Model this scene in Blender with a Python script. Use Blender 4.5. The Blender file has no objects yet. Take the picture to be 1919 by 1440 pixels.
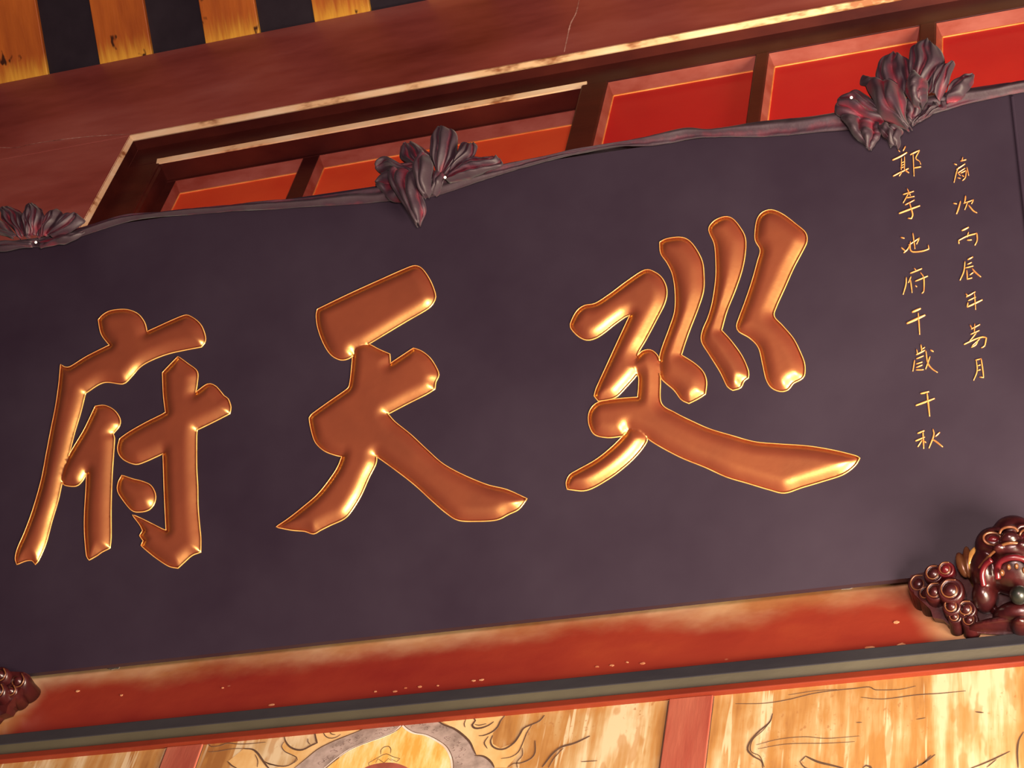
import bpy, bmesh, math, random
import numpy as np
from mathutils import Vector, Matrix
from mathutils.geometry import delaunay_2d_cdt

random.seed(7)
rng = np.random.default_rng(7)
scene = bpy.context.scene
ZO = 5.3351                      # height of the plaque's centre above the temple floor
# ------------------------------------------------------------------ camera
cam_data = bpy.data.cameras.new('camera')
cam_data.sensor_width = 36.0
cam_data.lens = 78.93
cam = bpy.data.objects.new('camera', cam_data)
scene.collection.objects.link(cam)
cam.matrix_world = Matrix(((0.94704, 0.133666, 0.291974, 1.40147),
                           (0.281798, -0.781898, -0.556081, -2.66919),
                           (0.153964, 0.608908, -0.778155, -3.73515 + ZO),
                           (0, 0, 0, 1)))
scene.camera = cam
# ------------------------------------------------------------------ world and light
world = bpy.data.worlds.new('temple_hall')
scene.world = world
world.use_nodes = True
bg = world.node_tree.nodes['Background']
bg.inputs['Color'].default_value = (1.0, 0.55, 0.75, 1)
bg.inputs['Strength'].default_value = 0.05

def area_light(name, loc, target, size, power, col):
    d = bpy.data.lights.new(name, 'AREA'); d.shape = 'DISK'; d.size = size
    d.energy = power; d.color = col
    o = bpy.data.objects.new(name, d); scene.collection.objects.link(o)
    o.location = loc
    v = Vector(target) - Vector(loc)
    o.rotation_euler = v.to_track_quat('-Z', 'Y').to_euler()
    return o
area_light('altar_lamp', (2.7, -0.30, ZO - 2.5), (0.1, 0.1, ZO + .1), 1.45, 600, (1.0, 0.85, 0.62))
area_light('hall_lamp', (1.5, -2.9, ZO - 3.1), (-0.8, 0.3, ZO + 2.0), 0.7, 300, (1.0, 0.70, 0.64))
vs = scene.view_settings
vs.view_transform = 'Standard'; vs.look = 'None'; vs.gamma = 1.0; vs.use_curve_mapping = False
vs.exposure = 0.0
# ------------------------------------------------------------------ traced outlines, metres (board plane or wall plane)
CHIPS = [[-.3023,-.5617,.006,0],[-.258,-.5675,.009,0],[-.2359,-.5604,.005,0],[-.2038,-.5607,.008,0],[-.165,-.563,.005,0],[-.0875,-.5594,.007,0],[-.07,-.559,.008,0],[.1744,-.5544,.007,0],[.2049,-.5547,.008,0],[.2698,-.5582,.009,0],[.2368,-.5508,.005,0],[.7741,-.5147,.01,0],[-.9088,-.4937,.006,0],[-1.0248,-.4656,.008,0],[-.6648,-.5033,.005,0],[.6744,-.3906,.03,1],[-.9553,-.4024,.016,1],[-.9375,-.3966,.01,1],[-.3456,-.3846,.01,0],[.3808,-.3888,.012,0],[-.5332,-.5705,.012,0],[.724,-.5785,.016,0],[.7857,-.5785,.014,0]]
FU = [[[-1.0091,.3071],[-.9965,.3181],[-.9784,.3246],[-.9494,.3236],[-.928,.3177],[-.9062,.304],[-.8893,.2808],[-.8817,.2566],[-.7883,.283],[-.7673,.2746],[-.7459,.2535],[-.7346,.229],[-.7323,.211],[-.7409,.1987],[-.7766,.1975],[-.8226,.1943],[-.8634,.1852],[-.8937,.1721],[-.9182,.1479],[-.9357,.1364],[-.9858,.1466],[-1.0316,.1265],[-1.0414,.0776],[-1.0538,.0293],[-1.0673,-.0382],[-1.077,-.0861],[-1.0843,-.1292],[-1.0964,-.1762],[-1.108,-.2278],[-1.1233,-.2644],[-1.1304,-.2731],[-1.1389,-.2635],[-1.1545,-.2617],[-1.1774,-.2677],[-1.1822,-.2527],[-1.1778,-.2292],[-1.1626,-.1924],[-1.1457,-.141],[-1.1299,-.0744],[-1.1215,-.0113],[-1.1131,.0524],[-1.1061,.1017],[-1.1018,.1517],[-1.1005,.1923],[-1.1005,.2077],[-1.092,.2003],[-1.0759,.1979],[-1.0324,.218],[-.9757,.2377],[-.9988,.2694]],[[-1.003,.0897],[-.9795,.0879],[-.9553,.073],[-.9394,.0509],[-.9389,.0335],[-.9544,.0158],[-.9501,.0043],[-.9501,-.0292],[-.9506,-.0878],[-.9487,-.1606],[-.9443,-.233],[-.9453,-.2566],[-.9651,-.2638],[-.9749,-.2697],[-.9946,-.2784],[-1.0013,-.269],[-1.0099,-.2156],[-1.0131,-.1671],[-1.0134,-.1089],[-1.0144,-.0697],[-1.0251,-.0879],[-1.0399,-.0982],[-1.0688,-.0921],[-1.0812,-.0782],[-1.0768,-.0518],[-1.0586,-.0147],[-1.0305,.0311],[-1.0167,.0591]],[[-.7989,.1822],[-.775,.1621],[-.7495,.1383],[-.7482,.1107],[-.7512,.0864],[-.7216,.1034],[-.7037,.0969],[-.6905,.0826],[-.6799,.0688],[-.6696,.0599],[-.6623,.0393],[-.6642,.0249],[-.7026,.0107],[-.7432,-.0032],[-.744,-.0178],[-.7408,-.0909],[-.7361,-.1394],[-.733,-.1875],[-.7269,-.2355],[-.7234,-.2594],[-.722,-.2923],[-.7414,-.297],[-.7581,-.3091],[-.7747,-.3225],[-.7972,-.3153],[-.828,-.2939],[-.8541,-.2721],[-.8672,-.2602],[-.8623,-.2499],[-.872,-.2369],[-.8651,-.2258],[-.8735,-.2106],[-.893,-.1858],[-.8681,-.1993],[-.837,-.2174],[-.8164,-.2294],[-.8073,-.2328],[-.8153,-.1533],[-.8203,-.095],[-.8242,-.0484],[-.8456,-.0553],[-.868,-.062],[-.8907,-.0654],[-.9168,-.0541],[-.9331,-.0388],[-.9393,-.0208],[-.9354,.0009],[-.9106,.0147],[-.8706,.0315],[-.8305,.0457],[-.823,.0496],[-.8303,.0927],[-.8357,.1484]],[[-.925,-.0886],[-.8989,-.1003],[-.873,-.1099],[-.8521,-.1222],[-.8399,-.143],[-.8399,-.1622],[-.8517,-.1775],[-.8742,-.1804],[-.8947,-.1745],[-.9163,-.1502],[-.9331,-.124],[-.9327,-.1046]]]
TIAN = [[[-.4563,.2462],[-.3865,.2696],[-.3098,.2931],[-.2335,.315],[-.2169,.3138],[-.2026,.3002],[-.1861,.2706],[-.1757,.2398],[-.1766,.2254],[-.1907,.2084],[-.2424,.1851],[-.2895,.1635],[-.3368,.1418],[-.3652,.1317],[-.3698,.1204],[-.3864,.1147],[-.4032,.1181],[-.4226,.1331],[-.44,.1623],[-.4539,.2008],[-.4584,.2309]],[[-.3654,.1437],[-.3368,.1442],[-.3081,.1265],[-.282,.1111],[-.2804,.088],[-.2257,.1169],[-.2069,.1065],[-.1883,.0885],[-.1743,.0652],[-.1674,.0454],[-.1743,.03],[-.1766,.0139],[-.1951,.0049],[-.2414,-.0119],[-.2855,-.0291],[-.2691,-.05],[-.2318,-.0852],[-.1949,-.1247],[-.1584,-.1615],[-.1133,-.1923],[-.0596,-.2216],[-.0153,-.2385],[.0286,-.264],[.0106,-.2839],[-.0115,-.2922],[-.0382,-.3013],[-.0826,-.2989],[-.1227,-.2918],[-.1496,-.2729],[-.1812,-.2421],[-.213,-.2088],[-.2406,-.1826],[-.2776,-.1504],[-.3102,-.1231],[-.3124,-.1412],[-.3282,-.1713],[-.3463,-.21],[-.369,-.2436],[-.385,-.2574],[-.415,-.2674],[-.4381,-.2759],[-.4543,-.2821],[-.4755,-.2736],[-.5038,-.2679],[-.5418,-.2565],[-.5139,-.2416],[-.4815,-.2205],[-.4445,-.1931],[-.4124,-.1558],[-.3987,-.1345],[-.3906,-.1138],[-.4134,-.1048],[-.4348,-.0926],[-.4542,-.0714],[-.4644,-.0418],[-.4698,-.0128],[-.4652,-.0064],[-.4299,.0147],[-.3828,.0412],[-.3758,.0497],[-.3716,.0824],[-.3688,.1202]]]
XUN = [[[.1372,.1266],[.1497,.1473],[.1668,.1572],[.1909,.1585],[.225,.1758],[.264,.1998],[.3028,.2188],[.3239,.2103],[.3398,.1926],[.3481,.1661],[.3432,.1369],[.3219,.0979],[.2993,.0593],[.2792,.0253],[.2853,-.0026],[.2777,-.0171],[.251,-.044],[.2269,-.0634],[.1916,-.0662],[.1825,-.0537],[.1877,-.0373],[.2128,.013],[.2406,.0682],[.267,.1199],[.2565,.118],[.2323,.1043],[.208,.0881],[.1886,.0786],[.1695,.0775],[.1507,.0894],[.1344,.1119]],[[.2573,.0015],[.2791,.0228],[.2912,.0324],[.3076,.0324],[.3212,.019],[.3273,-.0015],[.3257,-.0426],[.3261,-.0911],[.355,-.1167],[.3907,-.1408],[.4261,-.1623],[.4703,-.1825],[.5186,-.2031],[.5669,-.2143],[.628,-.2272],[.6795,-.2433],[.7218,-.2604],[.7292,-.266],[.7182,-.2806],[.6933,-.2956],[.6536,-.3042],[.6094,-.3122],[.5739,-.3191],[.5437,-.3084],[.5005,-.2891],[.4569,-.2696],[.4132,-.2429],[.369,-.2183],[.3335,-.1947],[.3067,-.1745],[.2924,-.1621],[.2549,-.1364],[.2428,-.1515],[.2102,-.1505],[.1824,-.1409],[.1712,-.1225],[.1685,-.1004],[.1746,-.0818],[.1915,-.0696],[.2315,-.068],[.2767,-.0705],[.28,-.0457],[.2791,-.0188]],[[.255,-.134],[.2802,-.1423],[.2926,-.1559],[.2921,-.1702],[.2737,-.1939],[.2451,-.2185],[.2074,-.242],[.1604,-.2606],[.1185,-.2534],[.1165,-.2398],[.1239,-.2241],[.1429,-.2147],[.1807,-.1982],[.214,-.1764],[.2428,-.1515]],[[.3385,.2791],[.3529,.2843],[.3814,.2835],[.3999,.2738],[.4154,.2509],[.428,.2185],[.43,.1829],[.427,.1485],[.4136,.1108],[.3955,.0692],[.3824,.0368],[.3734,.0112],[.4011,-.0124],[.4185,-.0343],[.4243,-.0569],[.4208,-.0829],[.4067,-.0905],[.3857,-.0985],[.3701,-.0877],[.355,-.0638],[.3306,-.0361],[.3259,-.0135],[.3279,.0131],[.336,.0389],[.3515,.076],[.3647,.1136],[.3676,.158],[.3636,.1988],[.353,.2283],[.3398,.2534]],[[.4481,.2961],[.4605,.3093],[.4819,.3148],[.4979,.3079],[.5131,.285],[.5233,.2579],[.5214,.223],[.5124,.1845],[.4963,.1423],[.4755,.0962],[.4618,.0541],[.4811,.0267],[.502,-.0104],[.5137,-.0459],[.5129,-.0602],[.5036,-.066],[.496,-.0793],[.48,-.0827],[.4691,-.073],[.455,-.0373],[.4341,.0046],[.4194,.0361],[.4229,.0601],[.4358,.0876],[.4466,.1205],[.4559,.1687],[.4588,.2083],[.4578,.2539],[.4484,.2834]],[[.5474,.274],[.5534,.2983],[.5657,.3114],[.5844,.3132],[.6067,.2992],[.6326,.272],[.6518,.2487],[.6537,.2283],[.6447,.2099],[.6218,.1715],[.6011,.1304],[.5804,.0895],[.5746,.0684],[.5913,.0439],[.6119,.0117],[.6254,-.024],[.6314,-.0489],[.6291,-.0723],[.6196,-.0805],[.6059,-.0856],[.594,-.0981],[.5783,-.0992],[.5609,-.0886],[.5509,-.0681],[.5459,-.0362],[.5391,.0034],[.5223,.0278],[.5004,.0457],[.4956,.0587],[.5021,.0773],[.5178,.1142],[.5339,.1561],[.5478,.1986],[.5553,.2249],[.546,.2491]]]
SMALL = [[[.0024,[[.8756,.4118],[.8698,.4017]]],[.0019,[[.8591,.4073],[.8633,.4009]]],[.0038,[[.8461,.3845],[.8632,.3903],[.8779,.3971]]],[.0019,[[.8653,.3857],[.8624,.3583]]],[.0019,[[.8718,.3887],[.8693,.3579]]],[.0019,[[.8637,.3748],[.8712,.376]]],[.0019,[[.8627,.3686],[.8703,.37]]],[.0019,[[.8611,.3633],[.8693,.3641]]],[.0033,[[.8444,.3469],[.8603,.3532],[.8781,.3591]]],[.0019,[[.864,.3539],[.8571,.3446]]],[.0033,[[.8705,.3569],[.878,.3486]]],[.0033,[[.8838,.3901],[.8945,.3943],[.9041,.3967]]],[.0021,[[.9033,.3955],[.8946,.3803],[.9014,.3721],[.9037,.3639]]],[.0031,[[.8891,.3585],[.9039,.3583]]],[.0021,[[.8898,.391],[.8876,.3391]]]],[[.0028,[[.8712,.3132],[.8767,.2962]]],[.0028,[[.8618,.3011],[.8847,.3045]]],[.0021,[[.8735,.3023],[.8602,.2813]]],[.0026,[[.8678,.2923],[.885,.2926]]],[.0028,[[.864,.2765],[.8843,.2844]]],[.0043,[[.8499,.2592],[.8717,.2647],[.8946,.2695]]],[.0033,[[.8731,.2818],[.8776,.2522],[.8744,.2432],[.8672,.2452]]]],[[.0031,[[.8492,.2047],[.8568,.2007]]],[.0028,[[.8484,.1816],[.8564,.1716]]],[.0028,[[.8524,.1682],[.8608,.1749],[.8678,.1859]]],[.0028,[[.864,.1838],[.8869,.1962],[.8802,.1832]]],[.0028,[[.8746,.2097],[.876,.1731]]],[.0031,[[.8682,.1912],[.8662,.1753],[.8712,.1677],[.8905,.1659],[.9041,.1684],[.9036,.1777]]]],[[.0024,[[.8706,.131],[.8745,.125]]],[.0033,[[.862,.1203],[.8868,.127]]],[.0026,[[.8533,.1124],[.8514,.0972],[.8438,.075]]],[.0024,[[.8631,.1127],[.8567,.0996]]],[.0026,[[.8613,.1063],[.8623,.0763]]],[.0031,[[.8706,.101],[.8973,.1084]]],[.0028,[[.8825,.1194],[.8884,.1059],[.8859,.0757],[.8818,.0718]]],[.0028,[[.8699,.0921],[.8732,.0878]]]],[[.0052,[[.8586,.0338],[.8678,.0366],[.8771,.0393]]],[.0057,[[.8459,.0105],[.8662,.0173],[.8847,.0234]]],[.0031,[[.8709,.0303],[.87,-.0181]]]],[[.0028,[[.8706,-.0399],[.8712,-.0561]]],[.0024,[[.8714,-.0509],[.8782,-.0468]]],[.0024,[[.8613,-.0489],[.8623,-.06]]],[.0033,[[.8593,-.0606],[.8783,-.0533]]],[.0028,[[.8591,-.0694],[.8743,-.0651]]],[.0026,[[.8553,-.0719],[.8498,-.0957]]],[.0028,[[.8577,-.0806],[.8708,-.0781]]],[.0028,[[.8571,-.0882],[.8703,-.0845]]],[.0028,[[.856,-.0932],[.8718,-.0951]]],[.0031,[[.8794,-.0548],[.8808,-.0809],[.888,-.0949],[.8989,-.1052]]],[.0028,[[.8866,-.0683],[.8756,-.0946]]],[.0033,[[.8885,-.054],[.8945,-.0591]]]],[[.004,[[.8612,-.1455],[.8786,-.1436]]],[.0043,[[.8497,-.1694],[.8691,-.1645],[.8884,-.1596]]],[.0038,[[.8741,-.1468],[.8751,-.1966]]]],[[.0035,[[.8484,-.2289],[.8624,-.2252]]],[.0035,[[.8429,-.2445],[.8622,-.2386]]],[.0033,[[.8592,-.2273],[.8578,-.2632]]],[.0026,[[.8561,-.2446],[.8465,-.2576]]],[.0028,[[.8599,-.2463],[.8635,-.2511]]],[.0033,[[.8794,-.2243],[.88,-.2365],[.8681,-.2635]]],[.0031,[[.8923,-.2326],[.8827,-.2406]]],[.0035,[[.8753,-.2447],[.883,-.2507],[.8955,-.2642]]]],[[.0024,[[.9853,.3567],[.9975,.3578]]],[.0026,[[.9718,.3531],[.9773,.3493]]],[.0026,[[.9754,.3386],[.9943,.3487]]],[.0021,[[.9812,.3437],[.9754,.3337],[.9679,.3097]]],[.0026,[[.977,.3301],[.9934,.3387]]],[.0021,[[.9776,.3305],[.9823,.3236]]],[.0024,[[.9828,.329],[.9953,.3328]]],[.0024,[[.9851,.3242],[.9893,.3196]]],[.0024,[[.9953,.3328],[.9915,.317],[.9851,.311]]],[.0021,[[.9968,.3408],[.9991,.3206]]],[.0021,[[.9761,.3198],[.9817,.3168]]],[.0021,[[.9908,.3646],[.9885,.3572]]]],[[.0028,[[.9624,.2633],[.9694,.2602]]],[.0035,[[.9665,.2376],[.9716,.2494],[.9772,.2653]]],[.0033,[[.9885,.2756],[.9852,.2601]]],[.0026,[[.9829,.2592],[1.0036,.2634],[.9987,.255]]],[.0021,[[.9921,.2622],[.984,.244]]],[.0031,[[.9926,.2539],[1.0009,.2394],[1.0081,.233]]]],[[.0038,[[.9739,.1984],[.9886,.2037]]],[.0031,[[.9647,.177],[.9839,.1845],[1.0034,.1872],[1.0024,.1712],[.9969,.1609]]],[.0031,[[.9653,.1775],[.9658,.1699]]],[.0024,[[.9871,.1926],[.9832,.182]]],[.0028,[[.9826,.1754],[.9921,.1743]]]],[[.0035,[[.9799,.1317],[.9911,.1362]]],[.0028,[[.9741,.1284],[.9698,.1072],[.9605,.0883]]],[.0024,[[.9783,.1213],[.9876,.1243]]],[.0024,[[.974,.114],[.9902,.1158]]],[.0028,[[.976,.1089],[.9753,.0886],[.9855,.0901]]],[.0024,[[.9889,.102],[.9809,.0969]]],[.0033,[[.9869,.1111],[.9931,.1008],[1.0028,.0891]]]],[[.0031,[[.9694,.0575],[.9738,.0505]]],[.0028,[[.9695,.0499],[.9888,.0584]]],[.0024,[[.973,.0412],[.9887,.0466]]],[.0031,[[.9719,.0369],[.9694,.0276]]],[.004,[[.9694,.0276],[.9858,.0334],[1.0012,.0388]]],[.0024,[[.9866,.0556],[.9857,.019]]]],[[.0028,[[.9717,-.0121],[.9753,-.022]]],[.0028,[[.973,-.0217],[.9916,-.0141]]],[.0024,[[.9811,-.011],[.9783,-.0313]]],[.0028,[[.971,-.0328],[.9893,-.0268]]],[.0026,[[.9823,-.0314],[.9673,-.0478]]],[.0033,[[.956,-.0526],[.9775,-.0449],[.9947,-.0419],[1.001,-.0452],[.9959,-.0619],[.9891,-.065]]],[.0026,[[.9844,-.0473],[.9792,-.0568],[.9697,-.0611]]],[.0024,[[.9881,-.0452],[.9716,-.0583]]]],[[.0028,[[.9753,-.0897],[.9869,-.0884],[.9878,-.1172],[.9878,-.1292],[.9801,-.1268]]],[.0024,[[.977,-.0895],[.9765,-.113],[.9679,-.1327]]],[.0021,[[.9789,-.1021],[.9848,-.1014]]],[.0021,[[.9779,-.1122],[.9839,-.1115]]]]]
SASH = [[[-1.3864,.5392],[-1.3838,.5104]],[[-1.2777,.5451],[-1.2758,.5221]],[[-1.191,.5417],[-1.1891,.5174]],[[-1.1055,.544],[-1.1108,.5182]],[[-1.0379,.5492],[-1.0367,.5308]],[[-.9473,.5588],[-.9437,.5456]],[[-.8649,.5528],[-.8616,.5425]],[[-.6483,.537],[-.6477,.5218]],[[-.4478,.5208],[-.4473,.499]],[[-.317,.5179],[-.3166,.4854]],[[-.1882,.5137],[-.183,.4766]],[[-.0713,.5194],[-.0716,.4913]],[[.0203,.5227],[.02,.5054]],[[.111,.5259],[.1107,.514]],[[.1492,.5281],[.1527,.5169]],[[.2312,.5274],[.2444,.5197]],[[.3319,.5323],[.3309,.5062]],[[.4112,.5371],[.4159,.5087]],[[.4617,.5249],[.4608,.5054]],[[.5907,.5198],[.5887,.484]],[[.7289,.5115],[.7396,.4671]],[[.8674,.5104],[.8634,.4601]],[[1.0129,.5151],[1.002,.4804]],[[1.0787,.5123],[1.0705,.4835]],[[1.1245,.5108],[1.1145,.4863]],[[1.1604,.5112],[1.1525,.4863]]]
BOW_M = [{"l":[[-.2107,.5243],[-.2745,.5477],[-.2971,.5439],[-.3101,.5305]],"r":[[-.2069,.504],[-.2515,.4769],[-.2777,.4816],[-.2967,.5045],[-.3081,.5223]],"n":2,"h":0.012},{"l":[[-.1996,.534],[-.2258,.5545],[-.2485,.5784],[-.2505,.6065],[-.2374,.612]],"r":[[-.1699,.5286],[-.1736,.5567],[-.1755,.5708],[-.1961,.5983],[-.2186,.6085]],"n":3,"h":0.03},{"l":[[-.1625,.5194],[-.1718,.5662],[-.1755,.6064],[-.1625,.6297]],"r":[[-.1403,.5134],[-.1162,.5461],[-.1068,.5934],[-.1215,.6219],[-.142,.6357]],"n":4,"h":0.035},{"l":[[-.1403,.5134],[-.1162,.5422],[-.1068,.5836],[-.0902,.5864]],"r":[[-.1329,.5063],[-.0978,.531],[-.0702,.5474],[-.0627,.5675],[-.07,.5806]],"n":3,"h":0.03},{"l":[[-.1366,.5108],[-.107,.5327],[-.0794,.5432],[-.0336,.5426]],"r":[[-.1329,.4946],[-.0888,.4944],[-.034,.5019],[-.003,.5098],[-.0082,.532]],"n":3,"h":0.03},{"l":[[-.1996,.534],[-.252,.5554],[-.2748,.5813],[-.2993,.5799],[-.3049,.567]],"r":[[-.2033,.5151],[-.2463,.5425],[-.2746,.5516],[-.2934,.5511],[-.3029,.5568]],"n":2,"h":0.035},{"l":[[-.2258,.5545],[-.2745,.5477],[-.2515,.4769],[-.2252,.4335],[-.2047,.3991]],"r":[[-.1773,.5378],[-.192,.4819],[-.1855,.442],[-.1909,.4179],[-.201,.3985]],"n":4,"h":0.04},{"l":[[-.2016,.5717],[-.207,.5236],[-.1995,.4832],[-.1818,.4607]],"r":[[-.1699,.56],[-.1643,.5158],[-.168,.4776],[-.1781,.46]],"n":2,"h":0.055},{"l":[[-.1754,.5335],[-.1699,.5052],[-.1754,.4789]],"r":[[-.1329,.514],[-.144,.4888],[-.1661,.4695]],"n":3,"h":0.03}]
BOW_R = [{"l":[[.7751,.4867],[.7506,.4871],[.7723,.4469],[.8012,.4057]],"r":[[.8276,.4596],[.8292,.4319],[.8165,.4112],[.8047,.4029]],"n":2,"h":0.03},{"l":[[.8236,.4562],[.8398,.4236],[.8512,.4026]],"r":[[.8747,.4422],[.8709,.4178],[.8619,.3985]],"n":3,"h":0.03},{"l":[[.8974,.4484],[.9095,.4608],[.9274,.4763],[.9308,.4947]],"r":[[.9027,.4453],[.9451,.4666],[.9698,.4765],[.9693,.4913]],"n":2,"h":0.015},{"l":[[.97,.4997],[.9877,.5343],[1.0087,.5428],[1.0326,.5423]],"r":[[.9724,.4844],[1.0041,.4908],[1.0202,.5066],[1.0318,.5339]],"n":2,"h":0.02},{"l":[[.8298,.4889],[.8099,.5247],[.7887,.5438],[.7541,.5378]],"r":[[.8423,.4568],[.8054,.4639],[.769,.4793],[.7384,.5023],[.7473,.5219]],"n":3,"h":0.035},{"l":[[.837,.5343],[.8079,.5486],[.7959,.566],[.7986,.5763]],"r":[[.8389,.5596],[.8247,.5711],[.8102,.5794]],"n":1,"h":0.03},{"l":[[.8471,.5195],[.8321,.5696],[.8359,.5947],[.8446,.6102],[.8621,.6174]],"r":[[.8986,.5094],[.909,.5692],[.9,.5968],[.8847,.6172]],"n":4,"h":0.035},{"l":[[.8891,.507],[.8841,.4678],[.8903,.4519]],"r":[[.9162,.4975],[.916,.4722],[.897,.4443]],"n":3,"h":0.02},{"l":[[.9084,.516],[.9035,.5703],[.9049,.6109],[.9173,.6256],[.9403,.6317]],"r":[[.9369,.5231],[.9648,.5473],[.9797,.5699],[.9711,.5995],[.9513,.6294]],"n":4,"h":0.045},{"l":[[.9303,.5117],[.9623,.5606],[.9892,.5723]],"r":[[.9597,.4869],[.9855,.5304],[.9961,.5666]],"n":3,"h":0.04},{"l":[[.8092,.5656],[.8144,.5345],[.8325,.4756],[.8535,.4568],[.8901,.4267]],"r":[[.8854,.5312],[.8903,.4983],[.8858,.4654],[.8939,.4281]],"n":2,"h":0.055},{"l":[[.898,.5479],[.8934,.5147],[.9022,.4854],[.9181,.476]],"r":[[.9262,.5508],[.9385,.5207],[.9323,.4901],[.9209,.4755]],"n":2,"h":0.06}]
BOW_L = [{"l":[[-1.1854,.5271],[-1.2278,.5364],[-1.2595,.5397],[-1.312,.5383]],"r":[[-1.1823,.5144],[-1.2261,.5156],[-1.2681,.5165],[-1.3127,.522]],"n":2,"h":0.02},{"l":[[-1.2345,.5416],[-1.2935,.5682],[-1.3344,.6001],[-1.3509,.6175]],"r":[[-1.2179,.5429],[-1.2635,.5878],[-1.3,.619],[-1.3372,.6318]],"n":3,"h":0.03},{"l":[[-1.2175,.5387],[-1.2523,.5797],[-1.2785,.6153],[-1.2669,.6278]],"r":[[-1.1902,.5361],[-1.2,.5809],[-1.2238,.6161],[-1.2499,.6269]],"n":3,"h":0.035},{"l":[[-1.1964,.5351],[-1.2082,.5782],[-1.2066,.611],[-1.1951,.6245]],"r":[[-1.1649,.5318],[-1.1532,.5687],[-1.1599,.6028],[-1.1822,.6212]],"n":4,"h":0.04},{"l":[[-1.1669,.5301],[-1.153,.5667],[-1.1468,.5944],[-1.1306,.5998]],"r":[[-1.142,.53],[-1.1187,.5505],[-1.104,.5766],[-1.1134,.5926]],"n":3,"h":0.035},{"l":[[-1.1421,.532],[-1.1152,.5601],[-1.1004,.5842],[-1.0755,.5819]],"r":[[-1.1251,.525],[-1.082,.5279],[-1.0443,.5479],[-1.0581,.5686]],"n":3,"h":0.03},{"l":[[-1.1708,.5267],[-1.1233,.5288],[-1.0842,.5303],[-1.0515,.5328]],"r":[[-1.1653,.5094],[-1.1115,.5085],[-1.0746,.5103],[-1.0449,.5256]],"n":2,"h":0.02}]
PINS = [[-1.1534,.5031],[-.129,.4898],[.7802,.5142]]
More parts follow.
